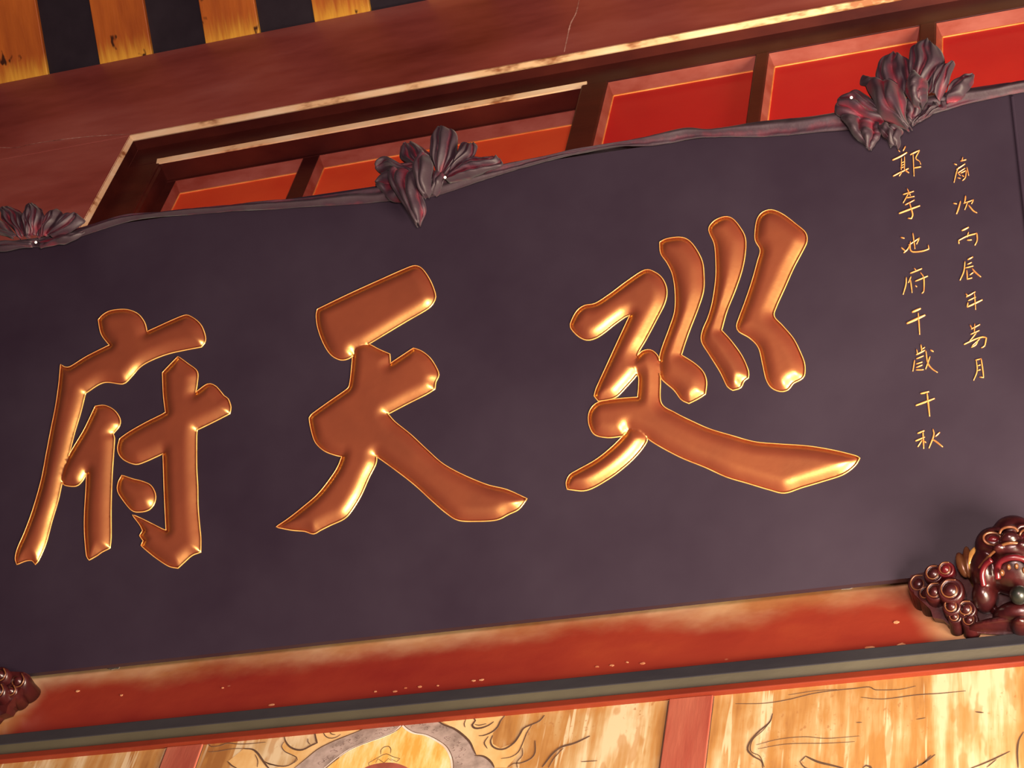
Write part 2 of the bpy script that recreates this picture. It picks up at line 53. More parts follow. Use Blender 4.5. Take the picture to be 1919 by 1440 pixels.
PAINT = [[.00114,[[-.6473,-.6563],[-.6555,-.6613],[-.6463,-.6684],[-.6272,-.6676],[-.6118,-.6626],[-.5888,-.6677],[-.5593,-.6706],[-.5238,-.6701]]],[.00091,[[-.6494,-.6829],[-.6276,-.6833],[-.5924,-.6806],[-.5604,-.6844]]],[.00296,[[-.5702,-.6832],[-.5501,-.6871],[-.5351,-.6991],[-.521,-.7168],[-.5034,-.7392],[-.4938,-.7489]]],[.00114,[[-.5388,-.7031],[-.5279,-.7219],[-.5243,-.7397]]],[.00182,[[-.5971,-.7154],[-.584,-.7286],[-.5695,-.7381]]],[.00296,[[-.4846,-.6593],[-.4795,-.6718],[-.4672,-.688],[-.4503,-.6993],[-.4332,-.7022],[-.4169,-.6924],[-.4055,-.6865],[-.4135,-.6679],[-.4203,-.6493]]],[.00114,[[-.4812,-.6745],[-.4842,-.686],[-.4731,-.7019],[-.4563,-.7126],[-.4424,-.7215],[-.4382,-.7292],[-.4431,-.7373]]],[.00182,[[-.5085,-.7284],[-.482,-.7401],[-.4601,-.7441],[-.4455,-.7371],[-.4413,-.726]]],[.00137,[[-.4006,-.6531],[-.3926,-.6674],[-.3812,-.6761],[-.3672,-.6764],[-.3573,-.6687]]],[.00137,[[-.3865,-.6534],[-.3792,-.6646],[-.3691,-.6679]]],[.00114,[[-.4289,-.6719],[-.4267,-.681],[-.42,-.6891]]],[.00114,[[-.4848,-.7384],[-.4973,-.7355],[-.5117,-.7252]]],[.00182,[[-.4394,-.7522],[-.4198,-.7285],[-.398,-.7034],[-.3674,-.6851],[-.3358,-.6713],[-.3106,-.6597],[-.3028,-.6532]]],[.00319,[[-.1517,-.6548],[-.1331,-.6694],[-.1104,-.6823],[-.0891,-.7008],[-.0694,-.7232],[-.0579,-.7444],[-.0497,-.7595]]],[.00296,[[-.0515,-.7621],[-.0355,-.7653],[-.0231,-.7738],[-.0122,-.7862],[-.0045,-.7995]]],[.00137,[[-.088,-.6574],[-.0899,-.6718],[-.0857,-.6824]]],[.00296,[[-.0748,-.6556],[-.0674,-.6658],[-.0721,-.6768],[-.0647,-.687],[-.0512,-.6881],[-.0365,-.6827],[-.0269,-.6737]]],[.00137,[[-.0667,-.6761],[-.057,-.6801],[-.0418,-.6777]]],[.0025,[[-.0043,-.6562],[-.0127,-.6726],[-.0165,-.6894],[-.0265,-.7026],[-.043,-.7098],[-.0519,-.7095]]],[.00159,[[-.0312,-.7135],[-.0373,-.7298],[-.0278,-.7465]]],[.00296,[[.0785,-.6695],[.0698,-.6842],[.0535,-.6923],[.0394,-.7006],[.0334,-.7184],[.0255,-.7373],[.0103,-.751],[-.0051,-.7506],[-.0189,-.7405],[-.0247,-.7256],[-.0227,-.7116]]],[.00159,[[.0557,-.6925],[.0482,-.7145],[.0445,-.7395],[.0386,-.7641],[.0251,-.7751],[.0059,-.7771]]],[.00182,[[.0691,-.7368],[.0739,-.7682],[.0677,-.7842],[.0497,-.7932],[.0345,-.7929],[.0251,-.8015]]],[.00114,[[.0456,-.7537],[.0488,-.7737],[.0405,-.7894],[.0441,-.8056]]],[.00319,[[.0952,-.8094],[.1032,-.791],[.1116,-.7754],[.1266,-.7604],[.1515,-.7536],[.1715,-.7434],[.1814,-.7376]]],[.00137,[[.1085,-.8123],[.1141,-.7923],[.1243,-.7741],[.1314,-.7638]]],[.00114,[[.1734,-.8046],[.205,-.8054]]],[.0025,[[.5418,-.7225],[.537,-.745],[.5169,-.7676],[.503,-.7909],[.4999,-.8111],[.5119,-.8288],[.5282,-.8429],[.5325,-.8607]]],[.00114,[[.5399,-.7412],[.5259,-.7646],[.5074,-.7873],[.5064,-.8159],[.5243,-.8302],[.5355,-.8598]]],[.00319,[[.6117,-.8403],[.6351,-.8571],[.6595,-.8679],[.6838,-.8785]]],[.00182,[[.6018,-.8533],[.6116,-.8684],[.6364,-.8831]]],[.00182,[[.6117,-.8403],[.6018,-.8533]]],[.00228,[[.851,-.864],[.8337,-.8798],[.8135,-.8932],[.802,-.9017]]],[.00159,[[.8437,-.8652],[.8251,-.8886]]],[.00228,[[.9847,-.8717],[.9574,-.8861],[.9345,-.8971],[.9116,-.9062]]],[.00137,[[.9603,-.8884],[.943,-.9058]]],[.00296,[[.7195,-.8818],[.7252,-.8765],[.7327,-.8801],[.7374,-.8905]]],[.00228,[[1.0096,-.8273],[1.0009,-.8461],[.9975,-.8732],[.9981,-.9132]]],[.00137,[[.467,-.6874],[.5211,-.6931],[.5678,-.6897],[.6202,-.6793],[.6635,-.6764],[.6974,-.6766],[.725,-.676],[.7375,-.6853],[.7833,-.6901],[.8135,-.6856]]],[.00137,[[.7105,-.7017],[.7535,-.7115],[.8138,-.7088],[.8588,-.7105],[.9065,-.7104]]],[.00091,[[.5702,-.6771],[.6199,-.6729],[.6634,-.6743]]],[.00091,[[.5161,-.8007],[.5586,-.7913],[.6075,-.791],[.6505,-.8002],[.7108,-.8013]]],[.00091,[[.5199,-.8114],[.5747,-.8055],[.6511,-.8125],[.7023,-.8146]]],[.00205,[[.9239,-.7664],[.9385,-.7702]]],[.00137,[[.7036,-.7664],[.7142,-.7669]]],[.00137,[[.8162,-.7721],[.8325,-.7701]]]]
AREAS = {"cloud":[[[-.4394,-.7522],[-.4198,-.7285],[-.398,-.7034],[-.3674,-.6851],[-.3358,-.6713],[-.3106,-.6597],[-.3035,-.6502],[-.2361,-.6526],[-.1533,-.6522],[-.1331,-.6694],[-.1104,-.6823],[-.0891,-.7008],[-.0694,-.7232],[-.0579,-.7444],[-.0495,-.7609],[-.0355,-.7653],[-.0231,-.7738],[-.0122,-.7862],[.0005,-.8097],[-.0886,-.7998],[-.095,-.7711],[-.1073,-.7471],[-.1196,-.7286],[-.1465,-.7054],[-.1722,-.6893],[-.1963,-.682],[-.2151,-.6681],[-.2269,-.6549],[-.2281,-.658],[-.2388,-.6728],[-.2635,-.6859],[-.2932,-.6969],[-.3263,-.7133],[-.3492,-.7337],[-.3673,-.7546],[-.378,-.7676]]],"halo":[[[-.3742,-.7737],[-.3626,-.7551],[-.3445,-.7342],[-.3256,-.7162],[-.2924,-.7004],[-.2627,-.6894],[-.238,-.6767],[-.2267,-.6625],[-.2275,-.6578],[-.2142,-.6726],[-.1954,-.6865],[-.1713,-.6937],[-.1479,-.7095],[-.1239,-.7296],[-.1084,-.7527],[-.1001,-.7733],[-.0942,-.7991]]],"flame":[[[-.1478,-.6515],[-.0847,-.6505],[-.0043,-.6562],[-.0115,-.6727],[-.0237,-.7058],[-.0188,-.7349],[-.0011,-.7482],[.0255,-.7373],[.0416,-.7008],[.0557,-.6925],[.0482,-.7145],[.0458,-.7481],[.036,-.775],[.0209,-.8024],[-.0056,-.7994],[-.0231,-.7738],[-.0472,-.7612],[-.0606,-.7356],[-.0891,-.7008]],[[-.4203,-.6493],[-.3035,-.6502],[-.3358,-.6713],[-.398,-.7034],[-.4394,-.7522],[-.4938,-.7489],[-.4455,-.7371],[-.4396,-.7233],[-.4731,-.7019],[-.4842,-.686],[-.4823,-.6655],[-.4672,-.688],[-.4503,-.6993],[-.4332,-.7022],[-.4169,-.6924],[-.4055,-.6865]],[[-.5702,-.6832],[-.5501,-.6871],[-.5351,-.6991],[-.5034,-.7392],[-.4934,-.7504],[-.5689,-.7405],[-.5971,-.7154]]],"hair":[[[-.284,-.7697],[-.274,-.7637],[-.2522,-.7597],[-.2247,-.7617],[-.2027,-.7704],[-.1843,-.7837],[-.1763,-.8014],[-.2865,-.7892]]]}
RIM = [[[-.378,-.7676],[-.3673,-.7546],[-.3492,-.7337],[-.3263,-.7133],[-.2929,-.6984],[-.2632,-.6874],[-.2383,-.6749],[-.2273,-.6595]],[[-.2292,-.6552],[-.2145,-.6711],[-.1958,-.6844],[-.1716,-.6923],[-.1472,-.7076],[-.1218,-.7289],[-.1069,-.7514],[-.0979,-.7736],[-.092,-.7994]]]
CROWN = [[.00159,[[-.255,-.736],[-.2576,-.7242],[-.2525,-.7162],[-.2436,-.7149],[-.2361,-.7238],[-.2348,-.7354]]],[.00137,[[-.2737,-.7652],[-.2767,-.7563],[-.2699,-.7514],[-.2561,-.7416],[-.2437,-.7358],[-.2283,-.7448],[-.2109,-.7525],[-.216,-.7604],[-.2317,-.7501]]],[.00114,[[-.2616,-.758],[-.2595,-.7469],[-.2431,-.7601],[-.2363,-.7495],[-.2255,-.7579]]]]
CRACK = [[[-2.2084,2.1631],[-2.1416,2.1423],[-2.0805,2.1461],[-1.9869,2.1397],[-1.8844,2.1269],[-1.8027,2.1107],[-1.7123,2.0885]],[[-.2709,2.4266],[-.2694,2.34],[-.2775,2.2755],[-.2759,2.1919],[-.2728,2.0996]]]
# ------------------------------------------------------------------ helpers
C = scene.collection
TILT = math.radians(31)
Y0 = 0.323                       # front plane of the wall
BOARD_M = Matrix.Translation((0, 0, ZO)) @ Matrix.Rotation(math.radians(90) + TILT, 4, 'X')

def empty(name, mat4=None, parent=None):
    o = bpy.data.objects.new(name, None); C.objects.link(o)
    o.empty_display_size = .05
    if mat4 is not None: o.matrix_world = mat4
    if parent: o.parent = parent
    return o
def obj(name, verts, faces, mat, parent=None, smooth=False, label=None):
    m = bpy.data.meshes.new(name)
    m.from_pydata([tuple(map(float, v)) for v in verts], [], [tuple(map(int, f)) for f in faces])
    m.update()
    return link(name, m, mat, parent, smooth, label)
def link(name, m, mat, parent=None, smooth=False, label=None):
    m.materials.clear(); m.materials.append(mat)
    if smooth: m.polygons.foreach_set('use_smooth', [True] * len(m.polygons))
    o = bpy.data.objects.new(name, m); C.objects.link(o)
    if parent: o.parent = parent
    if label: o['label'] = label
    return o
def tag(o, label, cat, group=None):
    o['label'] = label; o['category'] = cat
    if group: o['group'] = group
def prism(name, prof, x0, x1, mat, parent=None, label=None, bevel=0):
    """profile in (y, z), extruded along x"""
    n = len(prof)
    v = [(x0, y, z + ZO) for y, z in prof] + [(x1, y, z + ZO) for y, z in prof]
    f = [(i, (i + 1) % n, n + (i + 1) % n, n + i) for i in range(n)] + [tuple(range(n))[::-1], tuple(range(n, 2 * n))]
    o = obj(name, v, f, mat, parent, label=label)
    fix(o)
    if bevel: round_edges(o, bevel)
    return o
def zprism(name, prof, z0, z1, mat, parent=None, label=None, bevel=0):
    """profile in (x, y), extruded along z"""
    n = len(prof)
    v = [(x, y, z0 + ZO) for x, y in prof] + [(x, y, z1 + ZO) for x, y in prof]
    f = [(i, (i + 1) % n, n + (i + 1) % n, n + i) for i in range(n)] + [tuple(range(n))[::-1], tuple(range(n, 2 * n))]
    o = obj(name, v, f, mat, parent, label=label)
    fix(o)
    if bevel: round_edges(o, bevel)
    return o
def fix(o):
    bm = bmesh.new(); bm.from_mesh(o.data); bmesh.ops.recalc_face_normals(bm, faces=bm.faces); bm.to_mesh(o.data); bm.free()
def round_edges(o, w, seg=2):
    md = o.modifiers.new('bevel', 'BEVEL'); md.width = w; md.segments = seg; md.limit_method = 'ANGLE'
def bar(name, x0, x1, y0, y1, z0, z1, mat, parent=None, label=None, bevel=.003):
    return prism(name, [(y0, z0), (y1, z0), (y1, z1), (y0, z1)], x0, x1, mat, parent, label, bevel)

def spline(pts, step, closed=True, corner=50):
    """Catmull-Rom through traced points, corners kept sharp"""
    P = np.array(pts, float); n = len(P); out = []
    def ang(i):
        a = P[i] - P[i - 1]; b = P[(i + 1) % n] - P[i]
        c = np.dot(a, b) / (np.linalg.norm(a) * np.linalg.norm(b) + 1e-12)
        return math.degrees(math.acos(max(-1, min(1, c))))
    sharp = [(ang(i) > corner) if (closed or 0 < i < n - 1) else True for i in range(n)]
    for i in range(n if closed else n - 1):
        j = (i + 1) % n
        p1, p2 = P[i], P[j]
        L = np.linalg.norm(p2 - p1)
        m1 = (p2 - p1) if sharp[i] else (p2 - P[i - 1]) * .5
        m2 = (p2 - p1) if sharp[j] else (P[(j + 1) % n] - p1) * .5
        for m in (m1, m2):
            l = np.linalg.norm(m)
            if l > L * 1.2: m *= L * 1.2 / l
        k = max(1, int(round(L / step)))
        for q in range(k):
            t = q / k
            h = ((2*t**3 - 3*t*t + 1), (t**3 - 2*t*t + t), (-2*t**3 + 3*t*t), (t**3 - t*t))
            out.append(h[0]*p1 + h[1]*m1 + h[2]*p2 + h[3]*m2)
    if not closed: out.append(P[-1])
    return np.array(out)
def resample(P, n):
    P = np.asarray(P, float)
    d = np.r_[0, np.cumsum(np.linalg.norm(np.diff(P, axis=0), axis=1))]
    t = np.linspace(0, d[-1], n)
    return np.stack([np.interp(t, d, P[:, k]) for k in range(P.shape[1])], 1)
def inside(Q, P):
    x, y = Q[:, 0][:, None], Q[:, 1][:, None]
    a, b = P, np.roll(P, -1, 0)
    c = (a[:, 1] > y) != (b[:, 1] > y)
    with np.errstate(divide='ignore', invalid='ignore'):
        xi = a[:, 0] + (y - a[:, 1]) * (b[:, 0] - a[:, 0]) / (b[:, 1] - a[:, 1])
    return ((c & (x < xi)).sum(1) % 2) == 1
def edge_dist(Q, P):
    a, b = P, np.roll(P, -1, 0); ab = b - a
    L2 = (ab * ab).sum(1) + 1e-18
    out = np.empty(len(Q))
    for s in range(0, len(Q), 2000):
        q = Q[s:s + 2000]
        t = np.clip(((q[:, None] - a) * ab).sum(2) / L2, 0, 1)
        out[s:s + 2000] = np.sqrt((((a + t[..., None] * ab) - q[:, None]) ** 2).sum(2)).min(1)
    return out
def loop_edges(polys):
    V, E = [], []
    for P in polys:
        b = len(V); n = len(P)
        V += [tuple(p) for p in P]; E += [(b + i, b + (i + 1) % n) for i in range(n)]
    return V, E

# ------------------------------------------------------------------ materials
def nodes(name, rough=.5, metal=0.0, spec=.5):
    m = bpy.data.materials.new(name); m.use_nodes = True
    nt = m.node_tree; b = nt.nodes['Principled BSDF']
    b.inputs['Roughness'].default_value = rough; b.inputs['Metallic'].default_value = metal
    b.inputs['Specular IOR Level'].default_value = spec
    return m, nt, b
def tex(nt, kind, scale, vec_scale=(1, 1, 1), detail=4, rough=.6, coord='Object', **kw):
    tc = nt.nodes.new('ShaderNodeTexCoord'); mp = nt.nodes.new('ShaderNodeMapping')
    mp.inputs['Scale'].default_value = vec_scale
    nt.links.new(tc.outputs[coord], mp.inputs['Vector'])
    t = nt.nodes.new('ShaderNodeTex' + kind)
    t.inputs['Scale'].default_value = scale
    if kind == 'Noise':
        t.inputs['Detail'].default_value = detail; t.inputs['Roughness'].default_value = rough
    nt.links.new(mp.outputs['Vector'], t.inputs['Vector'])
    return t
def ramp(nt, src, stops):
    r = nt.nodes.new('ShaderNodeValToRGB'); e = r.color_ramp.elements
    while len(e) < len(stops): e.new(.5)
    for k, (p, c) in enumerate(stops):
        e[k].position = p; e[k].color = (*c, 1) if len(c) == 3 else c
    nt.links.new(src, r.inputs['Fac']); return r
def mix(nt, fac, a, b, mode='MIX'):
    m = nt.nodes.new('ShaderNodeMix'); m.data_type = 'RGBA'; m.blend_type = mode
    for sock, v in ((m.inputs['Factor'], fac), (m.inputs['A'], a), (m.inputs['B'], b)):
        if hasattr(v, 'is_linked'): nt.links.new(v, sock)
        elif isinstance(v, (int, float)): sock.default_value = v
        else: sock.default_value = (*v, 1)
    return m.outputs['Result']
def math_node(nt, op, a, b=None, c=None):
    m = nt.nodes.new('ShaderNodeMath'); m.operation = op
    for k, v in enumerate((a, b, c)):
        if v is None: continue
        if hasattr(v, 'is_linked'): nt.links.new(v, m.inputs[k])
        else: m.inputs[k].default_value = v
    return m.outputs[0]
def map_range(nt, v, a, b, c=0, d=1):
    m = nt.nodes.new('ShaderNodeMapRange'); m.interpolation_type = 'SMOOTHSTEP'
    nt.links.new(v, m.inputs['Value'])
    for k, x in zip(('From Min', 'From Max', 'To Min', 'To Max'), (a, b, c, d)): m.inputs[k].default_value = x
    return m.outputs['Result']
def bump(nt, b, h, strength=.2, dist=.01):
    n = nt.nodes.new('ShaderNodeBump'); n.inputs['Strength'].default_value = strength; n.inputs['Distance'].default_value = dist
    nt.links.new(h, n.inputs['Height']); nt.links.new(n.outputs['Normal'], b.inputs['Normal'])
def noisy(name, stops, scale=6, vec=(1, 1, 1), rough=.5, metal=0, spec=.4, bmp=.15, grain=40):
    m, nt, b = nodes(name, rough, metal, spec)
    t = tex(nt, 'Noise', scale, vec)
    nt.links.new(ramp(nt, t.outputs['Fac'], stops).outputs['Color'], b.inputs['Base Color'])
    if bmp: bump(nt, b, tex(nt, 'Noise', grain, vec).outputs['Fac'], bmp, .004)
    return m
def coords(nt):
    tc = nt.nodes.new('ShaderNodeTexCoord'); s = nt.nodes.new('ShaderNodeSeparateXYZ')
    nt.links.new(tc.outputs['Object'], s.inputs[0]); return s.outputs

M = {}
M['lacquer'] = noisy('black_lacquer', [(0.3, (0.0109, 0.0055, 0.0125)), (0.7, (0.0195, 0.0128, 0.0218))], 2.2, rough=.46, spec=.4, bmp=.05, grain=14)
def gold_mat():
    """gold leaf worn over red-brown ground: diffuse ground, broad yellow gloss"""
    m, nt, b = nodes('letter_gold', .5, 0, .2)
    t = tex(nt, 'Noise', 5)
    nt.links.new(ramp(nt, t.outputs['Fac'], [(.3, (.115, .016, .012)), (.55, (.15, .025, .015)), (.8, (.18, .038, .018))]).outputs['Color'], b.inputs['Base Color'])
    g = nt.nodes.new('ShaderNodeBsdfGlossy'); g.inputs['Color'].default_value = (1.0, .66, .17, 1); g.inputs['Roughness'].default_value = .33
    mx = nt.nodes.new('ShaderNodeMixShader'); mx.inputs['Fac'].default_value = .37
    nt.links.new(b.outputs[0], mx.inputs[1]); nt.links.new(g.outputs[0], mx.inputs[2])
    nt.links.new(mx.outputs[0], nt.nodes['Material Output'].inputs['Surface'])
    n = nt.nodes.new('ShaderNodeBump'); n.inputs['Strength'].default_value = .10; n.inputs['Distance'].default_value = .004
    nt.links.new(tex(nt, 'Noise', 22).outputs['Fac'], n.inputs['Height'])
    nt.links.new(n.outputs['Normal'], b.inputs['Normal']); nt.links.new(n.outputs['Normal'], g.inputs['Normal'])
    return m
M['gold'] = gold_mat()
M['lip'] = noisy('gilt_outline', [(.3, (.50, .20, .05)), (.7, (.80, .46, .13))], 24, rough=.3, metal=.3, spec=.5, bmp=0)
M['small_gold'] = noisy('inscription_gold', [(.3, (.40, .12, .03)), (.7, (.62, .28, .07))], 30, rough=.35, metal=.2, spec=.5, bmp=0)
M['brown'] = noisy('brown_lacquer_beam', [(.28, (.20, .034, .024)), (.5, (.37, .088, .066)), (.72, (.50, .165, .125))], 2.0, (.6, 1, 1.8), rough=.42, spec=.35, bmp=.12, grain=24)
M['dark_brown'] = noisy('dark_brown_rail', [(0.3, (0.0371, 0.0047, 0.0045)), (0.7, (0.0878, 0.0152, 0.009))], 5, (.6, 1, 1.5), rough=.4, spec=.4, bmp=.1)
M['red_panel'] = noisy('red_panel', [(0.3, (0.527, 0.012, 0.0171)), (0.7, (0.612, 0.0263, 0.0209))], 3, rough=.4, spec=.35, bmp=.06)
M['orange_panel'] = noisy('orange_red_panel', [(.3, (.80, .065, .022)), (.7, (.90, .12, .034))], 3, rough=.4, spec=.35, bmp=.06)
M['bead'] = noisy('bright_orange_bead', [(.35, (.75, .20, .04)), (.65, (.95, .42, .12))], 16, (.5, 1, 1), rough=.4, bmp=0)
M['chamfer'] = noisy('worn_orange_chamfer', [(0.35, (0.2448, 0.0434, 0.0255)), (0.65, (0.34, 0.0992, 0.0723))], 12, (.5, 1, 1), rough=.45, bmp=.1)
M['gilt'] = noisy('worn_gilt_edge', [(.34, (.35, .14, .05)), (.43, (.86, .60, .30)), (.75, (.98, .86, .56))], 14, (.4, 1, 1), rough=.42, bmp=.15)
M['ceiling_dark'] = noisy('blue_black_ceiling', [(.3, (.016, .012, .018)), (.7, (.034, .028, .035))], 4, rough=.6, spec=.2)
M['strip_dark'] = noisy('blue_grey_strip', [(0.3, (0.0128, 0.012, 0.0166)), (0.7, (0.024, 0.0234, 0.0259))], 6, (.4, 1, 1), rough=.5)
M['strip_olive'] = noisy('olive_strip', [(0.3, (0.0294, 0.025, 0.0147)), (0.7, (0.05, 0.0441, 0.0265))], 6, (.4, 1, 1), rough=.5)
M['strip_red'] = noisy('thin_red_strip', [(0.3, (0.0988, 0.0114, 0.0046)), (0.7, (0.152, 0.0228, 0.0076))], 8, (.4, 1, 1), rough=.45)
M['pink'] = noisy('pink_red_stile', [(0.3, (0.2176, 0.0421, 0.0263)), (0.7, (0.2929, 0.0884, 0.0527))], 9, (2.2, 1, .35), rough=.5)
M['ink'] = noisy('dark_paint_line', [(0.3, (0.055, 0.0303, 0.0193)), (0.7, (0.088, 0.0495, 0.0275))], 30, rough=.6, bmp=0)
M['flame'] = noisy('ochre_flame_paint', [(0.35, (0.4464, 0.2604, 0.0806)), (0.65, (0.5704, 0.4216, 0.1984))], 14, (1, 1, .6), rough=.6, bmp=0)
M['cloud'] = noisy('grey_mauve_cloud_paint', [(0.35, (0.192, 0.15, 0.126)), (0.55, (0.3, 0.24, 0.204)), (0.7, (0.36, 0.288, 0.252))], 34, rough=.6, bmp=0)
M['halo'] = noisy('yellow_halo_paint', [(0.38, (0.5456, 0.2852, 0.0496)), (0.52, (0.589, 0.4216, 0.1364)), (0.65, (0.6076, 0.5332, 0.2976))], 22, (2.2, 1, .5), rough=.6, bmp=0)
M['hair'] = noisy('maroon_paint', [(.4, (.20, .05, .03)), (.6, (.30, .08, .05))], 20, rough=.6, bmp=0)
M['cloud_line'] = noisy('grey_scroll_line', [(.4, (.12, .085, .07)), (.6, (.18, .13, .11))], 20, rough=.6, bmp=0)
M['rim'] = noisy('white_rim_paint', [(0.4, (0.496, 0.4092, 0.3224)), (0.6, (0.589, 0.5332, 0.4588))], 20, rough=.6, bmp=0)
M['crack'] = noisy('pale_crack', [(.35, (.22, .07, .045)), (.6, (.80, .50, .38))], 14, rough=.6, bmp=0)
M['pin'] = noisy('pearl_pin', [(.4, (.8, .75, .72)), (.6, (.9, .86, .84))], 20, rough=.12, spec=.8, bmp=0)
M['lion'] = noisy('maroon_lacquer', [(0.35, (0.0128, 0.002, 0.0029)), (0.6, (0.0271, 0.0037, 0.0039)), (0.8, (0.0415, 0.0074, 0.005))], 18, rough=.30, spec=.45, bmp=.1, grain=60)
M['lion_red'] = noisy('red_lacquer', [(0.35, (0.044, 0.0022, 0.0049)), (0.7, (0.0836, 0.0053, 0.0069))], 18, rough=.30, spec=.45, bmp=.1, grain=60)
M['lion_gold'] = noisy('gilded_carving', [(0.35, (0.66, 0.264, 0.06)), (0.7, (1, 0.66, 0.168))], 20, rough=.3, metal=.4, spec=.5, bmp=.1, grain=60)
M['lion_bronze'] = noisy('rubbed_bronze_edge', [(0.35, (0.0743, 0.02, 0.0086)), (0.7, (0.1373, 0.0572, 0.02))], 24, rough=.30, metal=.2, spec=.45, bmp=.1, grain=60)
M['ball'] = noisy('green_grey_ball', [(0.35, (0.0048, 0.0058, 0.0048)), (0.7, (0.0115, 0.0125, 0.0096))], 20, rough=.35, bmp=.05)

# rafters: orange brown with dark knots; lamp light towards the beam is painted in yellow
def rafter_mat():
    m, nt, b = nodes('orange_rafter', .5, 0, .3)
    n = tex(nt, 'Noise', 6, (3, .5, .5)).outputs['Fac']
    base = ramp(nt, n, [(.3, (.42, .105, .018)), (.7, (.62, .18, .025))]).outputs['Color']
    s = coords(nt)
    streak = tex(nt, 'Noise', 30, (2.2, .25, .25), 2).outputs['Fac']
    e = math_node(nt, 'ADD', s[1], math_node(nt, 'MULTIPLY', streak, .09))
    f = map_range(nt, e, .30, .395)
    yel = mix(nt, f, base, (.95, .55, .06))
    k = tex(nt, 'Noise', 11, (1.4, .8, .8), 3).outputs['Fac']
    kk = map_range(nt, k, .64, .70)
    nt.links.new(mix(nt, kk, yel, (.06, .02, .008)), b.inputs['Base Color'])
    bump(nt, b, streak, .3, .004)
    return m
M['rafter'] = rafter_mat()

# the red beam under the plaque: faded to cream where the plaque and its carved lions rub, small chips
def beam_red_mat():
    m, nt, b = nodes('faded_red_beam', .42, 0, .4)
    n = tex(nt, 'Noise', 4, (.5, 1, 1)).outputs['Fac']
    base = ramp(nt, n, [(.3, (.145, .012, .008)), (.55, (.195, .024, .011)), (.75, (.24, .042, .014))]).outputs['Color']
    s = coords(nt)
    wob = tex(nt, 'Noise', 3.2, (1, 1, 1.6), 5).outputs['Fac']
    z = math_node(nt, 'ADD', s[2], math_node(nt, 'MULTIPLY', wob, .15))
    f1 = map_range(nt, z, ZO - .405, ZO - .300)
    def near(cx, cz, r0, r1):
        dx = math_node(nt, 'SUBTRACT', s[0], cx); dz = math_node(nt, 'SUBTRACT', s[2], cz)
        d = math_node(nt, 'SQRT', math_node(nt, 'ADD', math_node(nt, 'MULTIPLY', dx, dx), math_node(nt, 'MULTIPLY', dz, dz)))
        d = math_node(nt, 'ADD', d, math_node(nt, 'MULTIPLY', wob, -.05))
        return map_range(nt, d, r0, r1, 1, 0)
    f = math_node(nt, 'MAXIMUM', f1, near(1.06, ZO - .44, .17, .25))
    f = math_node(nt, 'MAXIMUM', f, near(-1.36, ZO - .44, .17, .25))
    f = math_node(nt, 'MULTIPLY', f, .85)
    worn = ramp(nt, tex(nt, 'Noise', 7, (.6, 1, 1)).outputs['Fac'], [(.35, (.32, .17, .06)), (.7, (.52, .40, .24))]).outputs['Color']
    col = mix(nt, f, base, worn)
    v = tex(nt, 'Voronoi', 7, (.8, 1, 1.4))
    chip = map_range(nt, v.outputs['Distance'], .02, .05, .7, 0)
    nt.links.new(mix(nt, chip, col, (.75, .48, .26)), b.inputs['Base Color'])
    bump(nt, b, tex(nt, 'Noise', 30).outputs['Fac'], .12, .004)
    return m
M['beam_red'] = beam_red_mat()

# cream painted panels: vertical rain streaks, ochre stains, brown specks
def cream_mat():
    m, nt, b = nodes('streaked_cream_paint', .55, 0, .3)
    st = tex(nt, 'Noise', 7.5, (2.6, 1, .22), 5, .62).outputs['Fac']
    bl = tex(nt, 'Noise', 5, (1, 1, 1), 4).outputs['Fac']
    v = math_node(nt, 'ADD', math_node(nt, 'MULTIPLY', st, .68), math_node(nt, 'MULTIPLY', bl, .32))
    base = ramp(nt, v, [(.37, (.22, .095, .026)), (.46, (.32, .165, .05)), (.53, (.37, .25, .11)), (.60, (.48, .39, .235))]).outputs['Color']
    dr = tex(nt, 'Noise', 21, (2.4, 1, .13), 3, .5).outputs['Fac']
    drip = math_node(nt, 'MULTIPLY', map_range(nt, dr, .585, .625), map_range(nt, tex(nt, 'Noise', 3.3, (1, 1, .8), 2).outputs['Fac'], .42, .56))
    base = mix(nt, math_node(nt, 'MULTIPLY', drip, .8), base, (.50, .42, .26))
    blot = tex(nt, 'Noise', 15, (1.5, 1, .42), 3, .6).outputs['Fac']
    base = mix(nt, math_node(nt, 'MULTIPLY', map_range(nt, blot, .54, .60), .55), base, (.30, .145, .036))
    sp = tex(nt, 'Noise', 85, (1, 1, .8), 3).outputs['Fac']
    bigsp = tex(nt, 'Noise', 6, (1, 1, 1), 2).outputs['Fac']
    f = math_node(nt, 'MULTIPLY', map_range(nt, sp, .60, .68), map_range(nt, bigsp, .42, .62))
    nt.links.new(mix(nt, math_node(nt, 'MULTIPLY', f, .7), base, (.26, .12, .04)), b.inputs['Base Color'])
    return m
M['cream'] = cream_mat()

# faded red cloth: grey brown dust on the ridges, red in the folds (attribute 'dust' is set per vertex)
def cloth_mat():
    m, nt, b = nodes('dusty_red_cloth', .6, 0, .35)
    a = nt.nodes.new('ShaderNodeAttribute'); a.attribute_name = 'dust'
    n = tex(nt, 'Noise', 26, detail=5).outputs['Fac']
    f = math_node(nt, 'ADD', a.outputs['Fac'], math_node(nt, 'MULTIPLY', math_node(nt, 'SUBTRACT', n, .5), .9))
    nt.links.new(ramp(nt, f, [(.0, (.125, .003, .013)), (.38, (.056, .006, .014)), (.7, (.019, .0068, .0135)), (1, (.023, .0125, .0180))]).outputs['Color'], b.inputs['Base Color'])
    b.inputs['Sheen Weight'].default_value = .05
    bump(nt, b, n, .25, .006)
    return m
M['cloth'] = cloth_mat()

